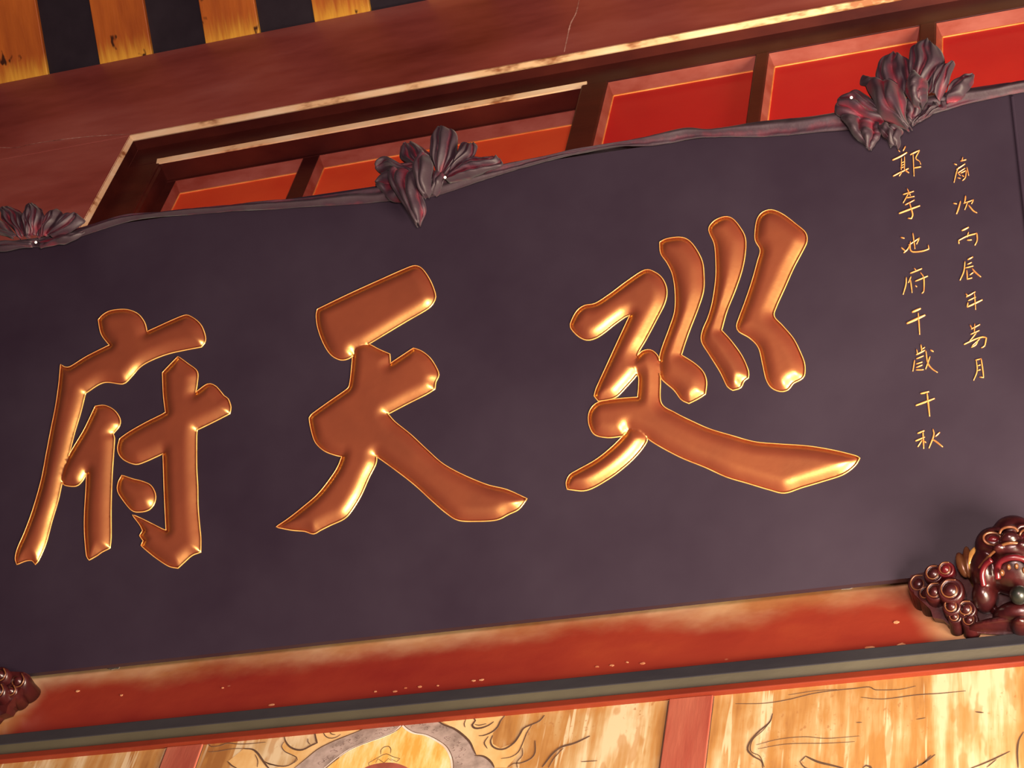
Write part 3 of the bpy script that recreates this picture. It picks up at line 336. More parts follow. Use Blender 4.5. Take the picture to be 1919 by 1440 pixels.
# ------------------------------------------------------------------ the wall behind the plaque
wall = empty('wall_back'); wall['kind'] = 'structure'
XL, XR = -3.3, 2.2
TOP, OPEN = 2.64, 2.07
OX = -1.70                       # left edge of the recessed opening
bar('beam', XL, XR, Y0, Y0 + .25, OPEN + .008, TOP, M['brown'], wall, 'dark brown lacquered beam under the rafters', .004)
bar('stile', XL, OX - .008, Y0, Y0 + .25, .20, OPEN + .008, M['brown'], wall, 'wide brown post left of the recessed panels', 0)
# gilt chamfer along the opening: top and left
prism('gilt_edge', [(Y0 - .002, OPEN + .012), (Y0 - .002, OPEN + .006), (Y0 + .012, OPEN - .004), (Y0 + .03, OPEN + .01)], OX - .008, XR, M['gilt'], wall, 'pale gold edge along the top of the opening')
zprism('gilt_edge', [(OX - .010, Y0 - .001), (OX + .002, Y0 + .012), (OX - .01, Y0 + .03)], .2, OPEN + .008, M['gilt'], wall, 'pale gold edge down the left of the opening')
# reveal and first step (5 cm back): head rail and left stile
D1, D2 = Y0 + .05, Y0 + .12
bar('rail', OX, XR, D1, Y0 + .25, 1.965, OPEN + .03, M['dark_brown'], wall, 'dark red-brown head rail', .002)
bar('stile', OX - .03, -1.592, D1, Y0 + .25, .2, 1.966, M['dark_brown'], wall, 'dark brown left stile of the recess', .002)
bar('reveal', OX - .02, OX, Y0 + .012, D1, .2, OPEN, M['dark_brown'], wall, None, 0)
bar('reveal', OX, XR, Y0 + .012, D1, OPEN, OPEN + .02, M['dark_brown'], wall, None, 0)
# left section: second step with a gilt lower edge on its rail
prism('gilt_edge', [(D1 - .007, 1.976), (D1 - .001, 1.959), (D1 + .004, 1.959), (D1 + .004, 1.976)], -1.60, -.198, M['gilt'], wall, 'pale gold edge above the two left panels')
zprism('chamfer', [(-1.600, D1 - .001), (-1.586, D1 + .014), (-1.60, D1 + .02)], .2, 1.966, M['dark_brown'], wall)

def bay(x0, x1, ztop, yf, mat, label, ch=.022, cs=.012):
    """a raised-and-fielded bay: red panel, chamfered on top and both sides"""
    yb = yf + .03
    p = bar('panel', x0, x1, yb, yb + .02, .2, ztop, mat, wall, label, 0)
    def strip(name, q):
        v = [(x, y, z + ZO) for x, y, z in q]
        o = obj(name, v, [(0, 1, 2, 3), (4, 7, 6, 5), (0, 4, 5, 1), (1, 5, 6, 2), (2, 6, 7, 3), (3, 7, 4, 0)], M['chamfer'], p)
        fix(o); return o
    def slab(a, b, c, d, back):
        return [a, b, c, d] + [(q[0], q[1] + back, q[2]) for q in (a, b, c, d)]
    strip('chamfer', slab((x0, yf, ztop), (x1, yf, ztop), (x1 - cs, yb - .001, ztop - ch * 1.5), (x0 + cs, yb - .001, ztop - ch * 1.5), .012))
    strip('chamfer', slab((x0, yf, ztop), (x0 + cs, yb - .001, ztop - ch * 1.5), (x0 + cs, yb - .001, .2), (x0, yf, .2), .012))
    strip('chamfer', slab((x1, yf, ztop), (x1 - cs, yb - .001, ztop - ch * 1.5), (x1 - cs, yb - .001, .2), (x1, yf, .2), .012))
    zb = ztop - ch * 1.5
    for name, v in (('bead', [(x0 + cs, yb - .003, zb + .003), (x1 - cs, yb - .003, zb + .003), (x1 - cs, yb - .003, zb - .002), (x0 + cs, yb - .003, zb - .002)]),
                    ('bead', [(x0 + cs - .002, yb - .003, zb), (x0 + cs + .002, yb - .003, zb), (x0 + cs + .002, yb - .003, .2), (x0 + cs - .002, yb - .003, .2)])):
        o = obj(name, [(x, y, z + ZO) for x, y, z in v + [(x, y + .006, z) for x, y, z in v]], [(0, 1, 2, 3), (4, 7, 6, 5), (0, 4, 5, 1), (1, 5, 6, 2), (2, 6, 7, 3), (3, 7, 4, 0)], M['bead'], p)
        fix(o)
    return p
# deep bays on the left
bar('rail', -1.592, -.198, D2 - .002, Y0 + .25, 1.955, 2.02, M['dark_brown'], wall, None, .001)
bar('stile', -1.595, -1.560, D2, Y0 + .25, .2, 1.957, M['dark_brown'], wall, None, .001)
bay(-1.560, -1.128, 1.955, D2, M['orange_panel'], 'orange-red panel at the left end of the recess')
bar('stile', -1.128, -1.072, D2, Y0 + .25, .2, 1.957, M['dark_brown'], wall, 'narrow stile between the two left panels', .004)
bay(-1.072, -.215, 1.955, D2, M['orange_panel'], 'wide orange-red panel behind the middle bow')
# the thick stile and the shallow bays on the right
bar('stile', -.215, -.132, D1 - .004, Y0 + .25, .2, 1.967, M['dark_brown'], wall, 'thick dark stile between deep and shallow panels', .006)
bay(-.132, .309, 1.958, D1, M['red_panel'], 'red panel right of the thick stile')
bar('stile', .309, .348, D1 - .003, Y0 + .25, .2, 1.967, M['dark_brown'], wall, None, .005)
bay(.348, .779, 1.958, D1, M['red_panel'], 'red panel between two slim stiles')
bar('stile', .779, .826, D1 - .003, Y0 + .25, .2, 1.967, M['dark_brown'], wall, None, .005)
bay(.826, 1.26, 1.958, D1, M['red_panel'], 'red panel at the right edge behind the bow')
bar('stile', 1.26, 1.305, D1 - .003, Y0 + .25, .2, 1.967, M['dark_brown'], wall, None, .005)
bay(1.305, 1.74, 1.958, D1, M['red_panel'], None)
bar('backing', -1.75, XR, Y0 + .25, Y0 + .27, -1.3, 2.1, M['dark_brown'], wall, None, 0)

M['chip'] = noisy('bare_paint_chip', [(.4, (.32, .11, .045)), (.6, (.42, .22, .11))], 30, rough=.6, bmp=0)
M['chip_grey'] = noisy('grey_flake', [(.4, (.10, .085, .08)), (.6, (.16, .14, .13))], 30, rough=.6, bmp=0)
for x, z, r, g in CHIPS:
    r *= .6 if not g else .8
    n = 9; ring = [(x + r * random.uniform(.7, 1.3) * math.cos(2 * math.pi * k / n), z + r * .5 * random.uniform(.6, 1.3) * math.sin(2 * math.pi * k / n)) for k in range(n)]
    VV = [(a, Y0 - .0012, c + ZO) for a, c in ring] + [(a, Y0 + .001, c + ZO) for a, c in ring]
    o = obj('paint_chip', VV, [tuple(range(n)), tuple(range(n, 2 * n))[::-1]] + [(k, n + k, n + (k + 1) % n, (k + 1) % n) for k in range(n)], M['chip_grey' if g else 'chip'], wall); fix(o)
# below the plaque: red beam, dark fascia, olive and red strips, painted panels
bar('beam', XL, XR, Y0, Y0 + .24, -.588, .20, M['beam_red'], wall, 'faded red beam with cream worn upper edge', .002)
bar('moulding', XL, XR, Y0 - .010, Y0 + .2, -.620, -.588, M['strip_dark'], wall, 'dark blue-grey painted strip', .002)
prism('moulding', [(Y0 - .009, -.620), (Y0 + .004, -.642), (Y0 + .2, -.642), (Y0 + .2, -.620)], XL, XR, M['strip_olive'], wall, 'olive painted strip')
bar('moulding', XL, XR, Y0 - .004, Y0 + .2, -.660, -.642, M['strip_red'], wall, 'thin red strip above painted panels', .002)
PY = Y0 + .008
SX = [(-2.919, -2.836), (-1.835, -1.752), (-.751, -.668), (.333, .421), (1.417, 1.505)]
for k, (a, b) in enumerate(SX):
    bar('stile', a, b, Y0 + .004, Y0 + .2, -1.25, -.660, M['pink'], wall, 'pink-red painted upright between cream panels', .002)
panels = []
for k in range(len(SX) - 1):
    panels.append(bar('painted_panel', SX[k][1], SX[k + 1][0], PY, Y0 + .2, -1.25, -.660, M['cream'], wall,
                      ['streaked cream panel', 'cream panel in the lower left corner', 'cream panel painted with a cloud arch and flames', 'cream panel with long brown rain streaks'][k], 0))
panels.append(bar('painted_panel', SX[-1][1], XR, PY, Y0 + .2, -1.25, -.660, M['cream'], wall, None, 0))
# dark shadow lines painted beside the uprights
def brush(pts, w, z=.0006, taper=True, step=.006):
    """a brush stroke as a thin raised ribbon: (verts, faces) in (x, z) of the panel"""
    P = spline(pts, step, closed=False, corner=75)
    n = len(P); T = np.gradient(P, axis=0); T /= np.linalg.norm(T, axis=1)[:, None] + 1e-12
    N = np.stack([-T[:, 1], T[:, 0]], 1)
    t = np.linspace(0, 1, n)
    ww = w * .5 * (.35 + .65 * np.sin(np.pi * t) ** .6 if taper else np.ones(n))
    return P, N, ww
def brush_mesh(name, strokes, mat, parent, off, taper=True):
    V, F = [], []
    for w, pts in strokes:
        P, N, ww = brush(pts, w, taper=taper)
        b = len(V); n = len(P)
        for k in range(n):
            for s in (-1, 1):
                q = P[k] + s * N[k] * ww[k]
                V.append((q[0], PY - off, q[1] + ZO))
        for k in range(n):
            for s in (-1, 1):
                q = P[k] + s * N[k] * ww[k]
                V.append((q[0], PY + .001, q[1] + ZO))
        for k in range(n - 1):
            a0 = b + 2 * k; c0 = b + 2 * n + 2 * k
            F += [(a0, a0 + 1, a0 + 3, a0 + 2), (a0, a0 + 2, c0 + 2, c0), (a0 + 1, c0 + 1, c0 + 3, a0 + 3)]
    return obj(name, V, F, mat, parent)
def fill_mesh(name, poly, mat, parent, off):
    P = spline(poly, .006, True, 40)
    V, E = loop_edges([P])
    r = delaunay_2d_cdt([Vector(v) for v in V], E, [], 0, 1e-6)
    Q = np.array([tuple(v) for v in r[0]]); T = np.array(r[2])
    keep = inside(Q[T].mean(1), P)
    n = len(Q)
    VV = [(q[0], PY - off, q[1] + ZO) for q in Q]
    return obj(name, VV, T[keep], mat, parent)
for poly in AREAS['flame']: fill_mesh('painted_flame', poly, M['flame'], panels[2], .0003)
fill_mesh('painted_cloud', AREAS['cloud'][0], M['cloud'], panels[2], .00045)
fill_mesh('painted_halo', AREAS['halo'][0], M['halo'], panels[2], .0006)
brush_mesh('painted_rim', [(.0042, p) for p in RIM], M['rim'], panels[2], .0008, False)
brush_mesh('painted_outline', [(.0013, [(x + .003, z + .001) for x, z in p]) for p in RIM], M['ink'], panels[2], .0009, False)
fill_mesh('painted_hair', AREAS['hair'][0], M['hair'], panels[2], .0007)
brush_mesh('painted_crown', CROWN, M['ink'], panels[2], .0009)
brush_mesh('painted_outline', [(w * 1.5, p) for w, p in PAINT if p[0][0] < .33], M['ink'], panels[2], .0009)
brush_mesh('painted_outline', [(w * 1.5, p) for w, p in PAINT if p[0][0] > .33], M['ink'], panels[3], .0006)
swirl = []
for k in range(90):            # fine scrollwork on the cloud band
    t = random.random()
    side = k % 2
    R0 = resample(RIM[side], 40); q = R0[int(t * 39)]
    dx = random.uniform(.006, .03) * (-.6 if side == 0 else .9); dz = random.uniform(.004, .028)
    c = q + np.array([dx, dz]); r = random.uniform(.003, .0065); a0 = random.uniform(0, 6.3)
    swirl.append((.0009, [(c[0] + r * (1 - .15 * j) * math.cos(a0 + j * .9), c[1] + r * .7 * (1 - .15 * j) * math.sin(a0 + j * .9)) for j in range(5)]))
P_cl = spline(AREAS['cloud'][0], .006, True, 40)
swirl = [s for s in swirl if inside(np.array(s[1]), P_cl).all()]
brush_mesh('painted_scrollwork', swirl, M['cloud_line'], panels[2], .0008)
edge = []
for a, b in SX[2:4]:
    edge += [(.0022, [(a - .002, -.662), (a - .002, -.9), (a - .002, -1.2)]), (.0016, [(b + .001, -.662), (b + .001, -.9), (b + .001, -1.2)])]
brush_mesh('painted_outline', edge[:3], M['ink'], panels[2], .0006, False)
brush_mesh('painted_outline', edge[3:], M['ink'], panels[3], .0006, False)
# hairline cracks in the brown beam and post
for k, c in enumerate(CRACK):
    P, N, ww = brush(c, .006 if k == 0 else .007)
    V = []
    for q, nn, w in zip(P, N, ww):
        j = random.uniform(.3, 1.0)
        for s in (-1, 1): V.append((q[0] + s * nn[0] * w * j, Y0 - .0008, q[1] + s * nn[1] * w * j + ZO))
    obj('crack', V, [(2 * i, 2 * i + 1, 2 * i + 3, 2 * i + 2) for i in range(len(P) - 1)], M['crack'], wall)

# ------------------------------------------------------------------ rafters and ceiling boards
ceil = empty('ceiling'); ceil['kind'] = 'structure'
ca, sa = math.cos(math.radians(32)), math.sin(math.radians(32))
def slope_bar(name, x0, x1, t, h, s0, s1, mat, label=None, bevel=.003):
    """bar running up the roof slope from the beam; t offsets its underside upwards"""
    q = []
    for s, hh in ((s0, t), (s1, t), (s1, t + h), (s0, t + h)):
        q.append((Y0 - s * ca + hh * sa, TOP + s * sa + hh * ca))
    return prism(name, q, x0, x1, mat, ceil, label, bevel)
xa = -3.19
while xa < 2.1:
    slope_bar('rafter', xa, xa + .197, 0, .09, -.22, 1.9, M['rafter'], 'orange rafter with lamp light painted yellow at its end')
    slope_bar('ceiling_board', xa + .185, xa + .408, .014, .03, -.22, 1.9, M['ceiling_dark'], 'blue-black ceiling board between rafters', 0)
    xa += .3957
# ------------------------------------------------------------------ the plaque
plaque = empty('plaque', BOARD_M)
tag(plaque, 'large black lacquered temple plaque with three carved gold characters, tilted forward', 'plaque')
U0, U1, V0, TH = -1.48, 1.155, -.525, .024
chars = [[spline(p, .006) for p in CH] for CH in (FU, TIAN, XUN)]
allp = [p for c in chars for p in c]
# board face with the letter openings cut through it
# the top edge, uneven under the cloth that is drawn over it
bord = np.array([(U0, V0), (U1, V0), (U1, .495), (.45, .510), (.15, .516), (-.3, .504), (-.65, .526), (-.86, .544), (-.95, .548), (-1.04, .536), (U0, .530)])
NB = len(bord)
V, E = loop_edges([bord] + allp)
gx = [(x, y) for x in np.arange(U0 + .06, U1 - .02, .08) for y in np.arange(V0 + .05, .46, .08)]
r = delaunay_2d_cdt([Vector(v) for v in V] + [Vector(v) for v in gx], E, [], 0, 1e-6)
Q = np.array([tuple(v) for v in r[0]]); T = np.array(r[2])
cen = Q[T].mean(1); hole = np.zeros(len(T), bool)
for p in allp: hole |= inside(cen, p)
T = T[~hole]
nv = len(Q)
VV = [(q[0], q[1], 0) for q in Q]
FF = [tuple(t) for t in T]
k0 = len(VV)
VV += [(x, y, z) for z in (0, -TH) for x, y in bord]
FF += [(k0 + i, k0 + (i + 1) % NB, k0 + NB + (i + 1) % NB, k0 + NB + i) for i in range(NB)] + [tuple(range(k0 + NB, k0 + 2 * NB))[::-1]]
board = obj('board', VV, FF, M['lacquer'], plaque)
# a thin dark frame fillet round the board's edge
def fillet(name, x0, x1, y0, y1):
    v = [(x, y, z) for z in (-.02, .005) for x, y in ((x0, y0), (x1, y0), (x1, y1), (x0, y1))]
    o = obj(name, v, [(3, 2, 1, 0), (4, 5, 6, 7), (0, 1, 5, 4), (1, 2, 6, 5), (2, 3, 7, 6), (3, 0, 4, 7)], M['lacquer'], plaque)
    round_edges(o, .003); return o
fillet('edge_fillet', 1.100, 1.108, V0 + .01, .487)
fillet('edge_fillet', U1 - .014, U1 + .004, V0, .495)
fillet('edge_fillet', U0 - .004, U0 + .014, V0, .530)

DEPTH, RISE, RW = .0045, .0135, .031
def carve(name, polys, label):
    """sunk relief: gold wall down to the outline trench, domed stroke rising inside it"""
    lo = np.min([p.min(0) for p in polys], 0); hi = np.max([p.max(0) for p in polys], 0)
    g = .0048
    X, Y = np.meshgrid(np.arange(lo[0], hi[0], g), np.arange(lo[1], hi[1], g)); X = X + (np.arange(len(X)) % 2)[:, None] * g / 2
    G = np.stack([X.ravel(), Y.ravel()], 1)
    ins = np.zeros(len(G), bool); dm = np.full(len(G), 9.)
    for p in polys:
        ins |= inside(G, p); dm = np.minimum(dm, edge_dist(G, p))
    G = G[ins & (dm > .0035)]
    ring = []
    for p in polys:                       # a ring of points just inside every outline keeps the edge of the dome clean
        t = np.roll(p, -1, 0) - np.roll(p, 1, 0); t /= np.linalg.norm(t, axis=1)[:, None] + 1e-12
        nrm = np.stack([-t[:, 1], t[:, 0]], 1)
        area = .5 * np.sum(p[:, 0] * np.roll(p[:, 1], -1) - np.roll(p[:, 0], -1) * p[:, 1])
        nrm *= np.sign(area)
        q = p + nrm * .0022
        dq = np.min([edge_dist(q, o) for o in polys], 0)
        ring.append(q[inside(q, p) & (dq > .0012)])
    V, E = loop_edges(polys)
    r = delaunay_2d_cdt([Vector(v) for v in V] + [Vector(v) for v in G] + [Vector(v) for v in np.concatenate(ring)], E, [], 0, 1e-6)
    Q = np.array([tuple(v) for v in r[0]]); T = np.array(r[2])
    cen = Q[T].mean(1); ok = np.zeros(len(T), bool)
    for p in polys: ok |= inside(cen, p)
    T = T[ok]
    z = np.full(len(Q), -DEPTH)
    for p in polys:
        d = edge_dist(Q, p) * (inside(Q, p))
        s = np.clip(d / RW, 0, 1)
        z = np.maximum(z, -DEPTH + RISE * (.75 * s * (2 - s) + .25 * np.sqrt(1 - (1 - s) ** 2)))
    VV = [(q[0], q[1], zz) for q, zz in zip(Q, z)]
    FF = [tuple(t) for t in T]
    cnt = {}
    for t in T:
        for a, b in ((t[0], t[1]), (t[1], t[2]), (t[2], t[0])):
            k = (min(a, b), max(a, b)); cnt.setdefault(k, []).append((a, b))
    for k, l in cnt.items():
        if len(l) == 1:
            a, b = l[0]; n = len(VV)
            VV += [(Q[a][0], Q[a][1], -DEPTH), (Q[b][0], Q[b][1], -DEPTH), (Q[b][0], Q[b][1], .0012), (Q[a][0], Q[a][1], .0012)]
            FF.append((n, n + 3, n + 2, n + 1))
    o = obj(name, VV, FF, M['gold'], plaque, True, label)
    # a fine raised gilt line round the outline
    edges = [l[0] for l in cnt.values() if len(l) == 1]
    nrm = {}
    for a, b in edges:
        d = Q[b] - Q[a]; d = np.array([d[1], -d[0]]) / (np.linalg.norm(d) + 1e-12)
        for v in (a, b): nrm[v] = nrm.get(v, 0) + d
    VV, FF = [], []
    for a, b in edges:
        na, nb = (nrm[v] / max(.5, np.linalg.norm(nrm[v])) for v in (a, b))
        n = len(VV)
        for v, nn in ((a, na), (b, nb)):
            for off, zz in ((0, -.002), (.0002, .0016), (.0011, .0020), (.0022, -.0004)): VV.append((*(Q[v] + nn * off), zz))
        FF += [(n + j, n + j + 1, n + j + 5, n + j + 4) for j in range(3)]
    lip = obj('gilt_outline', VV, FF, M['lip'], o, False, 'thin raised gold outline')
    bm = bmesh.new(); bm.from_mesh(lip.data); bmesh.ops.remove_doubles(bm, verts=bm.verts, dist=1e-5); bm.to_mesh(lip.data); bm.free()
    lip.data.polygons.foreach_set('use_smooth', [True] * len(lip.data.polygons))
    return o
carve('character', chars[0], 'leftmost large gold carved character, with a long slanting left stroke')
carve('character', chars[1], 'middle large gold carved character, with a broad top bar')
carve('character', chars[2], 'rightmost large gold carved character, with three slanted strokes and a sweeping tail')

def engraved(strokes):
    """small brush strokes as low ridges of gold, tapered like handwriting"""
    VV, FF = [], []
    for w, pts in strokes:
        P = spline(pts, .0035, False, 75); n = len(P)
        Tn = np.gradient(P, axis=0); Tn /= np.linalg.norm(Tn, axis=1)[:, None] + 1e-12
        N = np.stack([-Tn[:, 1], Tn[:, 0]], 1); t = np.linspace(0, 1, n)
        ww = w * .62 * (.45 + .55 * np.sin(np.pi * (t * .8 + .12)))
        b = len(VV)
        for q, nn, a in zip(P, N, ww):
            VV += [(*(q - nn * a), -.001), (*(q - nn * a * .4), .0022), (*(q + nn * a * .4), .0022), (*(q + nn * a), -.001)]
        for i in range(n - 1):
            for j in range(3):
                a = b + 4 * i + j; FF.append((a, a + 4, a + 5, a + 1)[::-1])
        FF += [(b, b + 1, b + 2, b + 3), (b + 4 * n - 4, b + 4 * n - 1, b + 4 * n - 2, b + 4 * n - 3)]
    return VV, FF
for k, st in enumerate(SMALL):
    VV, FF = engraved(st)
    o = obj('small_character', VV, FF, M['small_gold'], plaque, True)
    fix(o)

# ------------------------------------------------------------------ cloth: swag along the top edge with three bows
swag = empty('cloth_swag', BOARD_M)
tag(swag, 'faded dusty red cloth swag gathered into three bows along the plaque top', 'cloth')
def set_dust(o, vals):
    a = o.data.attributes.new('dust', 'FLOAT', 'POINT'); a.data.foreach_set('value', np.asarray(vals, np.float32))
A = np.array([s[0] for s in SASH]); Bq = np.array([s[1] for s in SASH])
N = 240
A = resample(spline(A, .01, False, 170), N); Bq = resample(spline(Bq, .01, False, 170), N)
VV, FF, DU = [], [], []
NW = 12
ph = np.cumsum(rng.normal(0, .12, N))
for i in range(N):
    a, b = A[i], Bq[i]
    for j in range(NW):
        s = j / (NW - 1)
        if j == 0: q = (a[0], a[1] + .004, -.045)           # tucked behind the top edge
        elif j == 1: q = (a[0], a[1] + .006, -.010)
        else:
            t = (j - 2) / (NW - 3)
            fold = math.sin(t * 9 + ph[i] * 2.2) * .0035 + math.sin(i * .35 + t * 3) * .0015
            q = (*(a + (b - a) * t), .016 * math.sin(math.pi * (.25 + .62 * t)) + fold + .006)
        VV.append(q); DU.append(.78 + .2 * math.sin(s * 8 + ph[i] * 2.2))
for i in range(N - 1):
    for j in range(NW - 1):
        a = i * NW + j; FF.append((a, a + NW, a + NW + 1, a + 1)[::-1])
o = obj('sash', VV, FF, M['cloth'], swag, True, 'thin gathered cloth band between the bows'); set_dust(o, DU)
md = o.modifiers.new('thick', 'SOLIDIFY'); md.thickness = .003

def lobe(name, d, parent, ref=0.04, seed=0):
    """one folded loop of cloth: lofted between its two traced edges, pleated and bulged outwards"""
    R = np.random.default_rng(seed)
    L_ = resample(spline(d['l'], .004, False, 120), 22); R_ = resample(spline(d['r'], .004, False, 120), 22)
    NU = 25; VV, DU, FF = [], [], []
    cr = [(.0030 / (1 + .4 * q), R.normal(0, 5 + 3 * q), R.normal(0, 5 + 3 * q), R.uniform(0, 6.28)) for q in range(4)]
    p0 = R.uniform(0, 6.28); p1 = R.uniform(0, 6.28)
    wid = np.linalg.norm(R_ - L_, axis=1).max()
    for i in range(22):
        t = i / 21
        for j in range(NU):
            s = j / (NU - 1)
            e = 1 - abs(2 * s - 1) ** 3
            sw = s + .10 * math.sin(4.1 * s + p1) + .10 * math.sin(3.3 * t + p0)
            pl = 1 - 2 * abs(math.sin(math.pi * (d['n'] * .95 * sw + .12 * p0))) ** .8       # sharp creases between soft ridges
            amp = .0062 * (.45 + .8 * math.sin(math.pi * min(1, t * .85 + .1))) * min(1, wid / .05)
            crum = sum(a * math.sin(kx * s + ky * t + ph_) for a, kx, ky, ph_ in cr)
            bulge = d['h'] * (.55 + .6 * math.sin(math.pi * min(1, .15 + t * .75)))
            z = .012 + bulge * (.45 + .55 * e) - amp * pl + crum
            q = L_[i] * (1 - s) + R_[i] * s
            wig = .0018 * math.sin(11 * t + 5 * s + p1)
            VV.append((q[0] + wig, q[1] + wig * .6, z))
            DU.append(.46 - .40 * pl * (.5 + .5 * e) + .22 * t + crum * 60)
    for i in range(21):
        for j in range(NU - 1):
            a = i * NU + j; FF.append((a, a + 1, a + NU + 1, a + NU))
    o = obj(name, VV, FF, M['cloth'], parent, True); set_dust(o, DU)
    md = o.modifiers.new('thick', 'SOLIDIFY'); md.thickness = .0022
    return o
for bi, (B, pin, lab) in enumerate(((BOW_L, PINS[0], 'low crumpled bow at the left end'), (BOW_M, PINS[1], 'bow over the plaque middle with a pointed tail'), (BOW_R, PINS[2], 'largest bow, near the right corner'))):
    bow = lobe('bow', B[-1], swag, seed=900 + bi); bow['label'] = lab
    for k, d in enumerate(B[:-1]): lobe('cloth_loop', d, bow, seed=bi * 50 + k)
    m = bpy.data.meshes.new('pin'); bm = bmesh.new()
    bmesh.ops.create_uvsphere(bm, u_segments=12, v_segments=8, radius=.0034, matrix=Matrix.Translation((pin[0], pin[1], .062)))
    bm.to_mesh(m); bm.free(); link('pin', m, M['pin'], bow, True, 'glinting pearl-headed pin')

# ------------------------------------------------------------------ carved lions carrying the plaque's lower corners
def lu(a, b):
    """design units of the carving to metres; the right half mirrors the left"""
    if a > 1215:
        x, y = lu(2430 - a, b); return -x, y
    k = min(1, (1215 - a) / 150)
    return (a - 1215) * .000184 - (b - 800) * .000019 * k, -(b - 800) * .000194 - (a - 1215) * .00002
US = .00019
def ell(bm, a, b, z, rx, ry, rz, seg=24):
    x, y = lu(a, b)
    bmesh.ops.create_uvsphere(bm, u_segments=seg, v_segments=seg // 2, radius=1,
                              matrix=Matrix.Translation((x, y, z)) @ Matrix.Diagonal((rx * US, ry * US, rz, 1)))
def remeshed(name, bm, voxel, mat, parent, smooth=4):
    m = bpy.data.meshes.new(name); bm.to_mesh(m); bm.free()
    t = bpy.data.objects.new('temp', m); C.objects.link(t)
    md = t.modifiers.new('r', 'REMESH'); md.mode = 'VOXEL'; md.voxel_size = voxel
    s = t.modifiers.new('s', 'SMOOTH'); s.iterations = smooth; s.factor = .5
    dg = bpy.context.evaluated_depsgraph_get(); dg.update()
    out = bpy.data.meshes.new_from_object(t.evaluated_get(dg)); out.name = name
    bpy.data.objects.remove(t)
    return link(name, out, mat, parent, True)
def tube(name, pts, r, mat, parent, taper=False, seg=10):
    P = np.array(pts, float); P = resample(spline(P, .002, False, 170), max(8, int(len(P) * 6)))
    T = np.gradient(P, axis=0); T /= np.linalg.norm(T, axis=1)[:, None] + 1e-12
    VV, FF = [], []; n = len(P)
    for i in range(n):
        up = np.array([0, 0, 1.]); a = np.cross(T[i], up); a /= np.linalg.norm(a) + 1e-9; b = np.cross(a, T[i])
        rr = r * (1 - .75 * i / (n - 1)) if taper else r
        for k in range(seg):
            w = 2 * math.pi * k / seg; VV.append(P[i] + rr * (math.cos(w) * a + math.sin(w) * b))
    for i in range(n - 1):
        for k in range(seg): FF.append((i * seg + k, i * seg + (k + 1) % seg, (i + 1) * seg + (k + 1) % seg, (i + 1) * seg + k))
    FF += [tuple(range(seg))[::-1], tuple(range((n - 1) * seg, n * seg))]
    o = obj(name, VV, FF, mat, parent, True); fix(o); return o
SIN, COS = math.sin(TILT), math.cos(TILT)
def back_z(y):
    """least depth above the board plane at local height y that keeps a carving clear of board and wall"""
    v = y - .5729
    wallz = (-v * SIN - (Y0 - .0035)) / COS
    return max(wallz, .0055) if v > V0 - .012 else wallz
def clamp(L):
    for o in [c for c in L.children_recursive if c.type == 'MESH']:
        for v in o.data.vertices:
            v.co.z = max(v.co.z, back_z(v.co.y))
def pt(a, b, z): return (*lu(a, b), z)
def sym(f):
    """left half from the photograph and its mirror image about the muzzle"""
    for s in (1, -1): f(lambda a: 1215 + (a - 1215) * s, s)
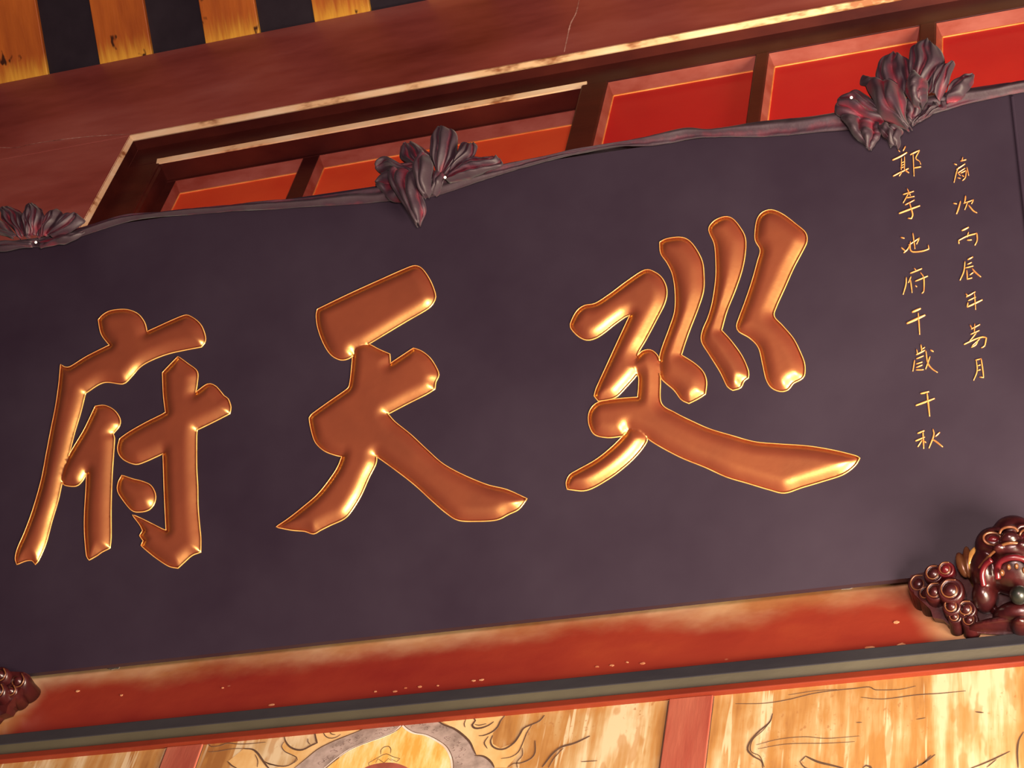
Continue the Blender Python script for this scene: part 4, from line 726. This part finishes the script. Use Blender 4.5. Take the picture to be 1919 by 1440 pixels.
def lion(mat4, label):
    L = empty('carved_lion', mat4); tag(L, label, 'carving', 'carved lions under the plaque')
    bm = bmesh.new()
    ell(bm, 1225, 325, .070, 205, 170, .050)
    ell(bm, 1215, 620, .060, 330, 330, .060)
    ell(bm, 1215, 560, .095, 210, 120, .045)
    for s in (1, -1):
        X = lambda a: 1215 + (a - 1215) * s
        ell(bm, X(985), 460, .072, 190, 185, .050)
        ell(bm, X(900), 700, .060, 160, 230, .055)
        ell(bm, X(880), 930, .045, 130, 170, .050)
        ell(bm, X(1080), 570, .125, 70, 50, .018)
    ell(bm, 1215, 1120, .035, 300, 160, .055)
    ell(bm, 1215, 470, .122, 100, 75, .024)
    head = remeshed('head', bm, .0028, M['lion'], L)
    for s in (1, -1):
        X = lambda a: 1215 + (a - 1215) * s
        ring = [pt(X(1005 + 88 * math.cos(w)), 465 + 62 * math.sin(w), .122 - .006 * math.cos(w) ) for w in np.linspace(0, 2 * math.pi, 14)]
        tube('eye_rim', ring, .0024, M['lion_bronze'], head)
        bm = bmesh.new(); ell(bm, X(1005), 465, .110, 72, 48, .014); m = bpy.data.meshes.new('eye'); bm.to_mesh(m); bm.free()
        link('eye', m, M['lion_red'], head, True)
        tube('brow', [pt(X(890), 440, .108), pt(X(960), 385, .118), pt(X(1050), 370, .124), pt(X(1120), 400, .126)], .004, M['lion'], head)
        tube('cheek_fold', [pt(X(900), 900, .098), pt(X(890), 800, .108), pt(X(930), 720, .117), pt(X(1000), 680, .126)], .0060, M['lion_red'], head)
        for a, b, rr in ((1105, 820, 26), (1175, 765, 22)):
            bm = bmesh.new(); ell(bm, X(a), b, .132, rr, rr * 1.35, .008, 14); m = bpy.data.meshes.new('tooth'); bm.to_mesh(m); bm.free()
            link('tooth', m, M['lion_bronze'], head, True)
        # gilded ear leaves
        for a0, b0, a1, b1, w, mat in ((700, 720, 790, 455, 40, 'lion_gold'), (720, 740, 690, 450, 34, 'lion_bronze'), (690, 740, 610, 510, 40, 'lion_bronze'), (740, 700, 755, 590, 34, 'lion_gold')):
            bm = bmesh.new()
            (x0, y0), (x1, y1) = lu(X(a0), b0), lu(X(a1), b1)
            ln = math.hypot(x1 - x0, y1 - y0); an = math.atan2(y1 - y0, x1 - x0)
            w *= 1.45
            bmesh.ops.create_uvsphere(bm, u_segments=16, v_segments=10, radius=1,
                matrix=Matrix.Translation(((x0 + x1) / 2, (y0 + y1) / 2, .055)) @ Matrix.Rotation(an, 4, 'Z') @ Matrix.Diagonal((ln * .56, w * US, .014, 1)))
            m = bpy.data.meshes.new('ear'); bm.to_mesh(m); bm.free(); link('ear', m, M[mat], L, True)
        # mane curls: spiral bosses cut through the depth of the bracket
        for a, b, rr, zf in ((180, 775, 95, .030), (350, 700, 85, .050), (480, 665, 75, .056), (370, 890, 88, .056), (540, 890, 112, .066), (545, 1040, 80, .056), (690, 1060, 85, .050), (570, 1130, 62, .046), (720, 1160, 75, .045), (260, 880, 70, .034)):
            x, y = lu(X(a), b); ro = rr * US * 1.22
            VV, FF = [], []; seg = 20
            prof = [(1.0, -.055), (1.0, zf - .010), (.94, zf - .003), (.80, zf), (.66, zf - .004), (.56, zf - .004), (.42, zf + .003), (.2, zf + .006)]
            for q, (pr, pz) in enumerate(prof):
                for k in range(seg):
                    w = 2 * math.pi * k / seg + q * .12
                    VV.append((x + ro * pr * math.cos(w), y + ro * pr * math.sin(w) - (.018 if q == 0 else 0), pz))
            for q in range(len(prof) - 1):
                for k in range(seg): FF.append((q * seg + k, q * seg + (k + 1) % seg, (q + 1) * seg + (k + 1) % seg, (q + 1) * seg + k))
            FF += [tuple(range(seg))[::-1], tuple(range((len(prof) - 1) * seg, len(prof) * seg))]
            curl = obj('mane_curl', VV, FF, M['lion'] if a != 480 else M['lion_red'], L, True)
            spir = [(x + ro * (.82 - .062 * j) * math.cos(.9 * s * j + 1), y + ro * (.82 - .062 * j) * math.sin(.9 * s * j + 1), zf + .0008) for j in range(11)]
            tube('spiral', spir, .0016, M['lion_bronze'], curl, seg=6)
    h1 = [(860, 740, .110), (960, 650, .121), (1060, 580, .131), (1140, 548, .138)]
    h2 = [(1050, 850, .112), (1055, 760, .122), (1100, 705, .131)]
    tube('lip', [pt(*q) for q in h1] + [pt(1215, 537, .141)] + [pt(2430 - a, b, z) for a, b, z in h1[::-1]], .0030, M['lion_bronze'], head)
    tube('lip', [pt(*q) for q in h2] + [pt(1215, 675, .136)] + [pt(2430 - a, b, z) for a, b, z in h2[::-1]], .0062, M['lion_red'], head)
    tube('nose_rim', [pt(1090, 440, .138), pt(1130, 400, .142), pt(1215, 380, .144), pt(1300, 400, .142), pt(1340, 440, .138)], .0026, M['lion_bronze'], head)
    # carved plank of mane behind the curls, left and right of the head
    OUT = [(95, 690), (115, 800), (140, 885), (225, 960), (310, 1040), (335, 1120), (440, 1140), (490, 1185), (560, 1205), (650, 1190), (670, 1225), (780, 1238), (790, 1275), (1000, 1290), (1215, 1300), (1215, 880), (770, 880), (700, 740), (590, 650), (440, 640), (270, 650)]
    for s in (1, -1):
        P = np.array([lu(1215 + (a - 1215) * s, b) for a, b in OUT]); n = len(P)
        r = delaunay_2d_cdt([Vector(p) for p in P], [(i, (i + 1) % n) for i in range(n)], [], 0, 1e-7)
        Q = np.array([tuple(v) for v in r[0]]); T = np.array(r[2]); T = T[inside(Q[T].mean(1), P)]
        VV = [(*q, .030) for q in Q] + [(*q, -.1) for q in Q]
        FF = [tuple(t) for t in T] + [(i, n + i, n + (i + 1) % n, (i + 1) % n) for i in range(n)]
        o = obj('mane_plank', VV, FF, M['lion'], L); fix(o)
    bm = bmesh.new(); ell(bm, 1235, 1010, .105, 95, 95, .022); m = bpy.data.meshes.new('ball'); bm.to_mesh(m); bm.free()
    link('ball', m, M['ball'], head, True)
    bm = bmesh.new(); ell(bm, 1215, 1180, .030, 560, 75, .050); ell(bm, 1215, 1240, .040, 120, 80, .060)
    remeshed('base', bm, .003, M['lion'], L)
    clamp(L)
    return L
LM = BOARD_M @ Matrix.Translation((1.0189, -.5729, .0))
lion(LM, 'maroon lacquered lion head bracket at the lower right corner of the plaque')
lion(BOARD_M @ Matrix.Translation((-1.327, -.5729, .0)), 'maroon carved bracket at the lower left corner of the plaque')
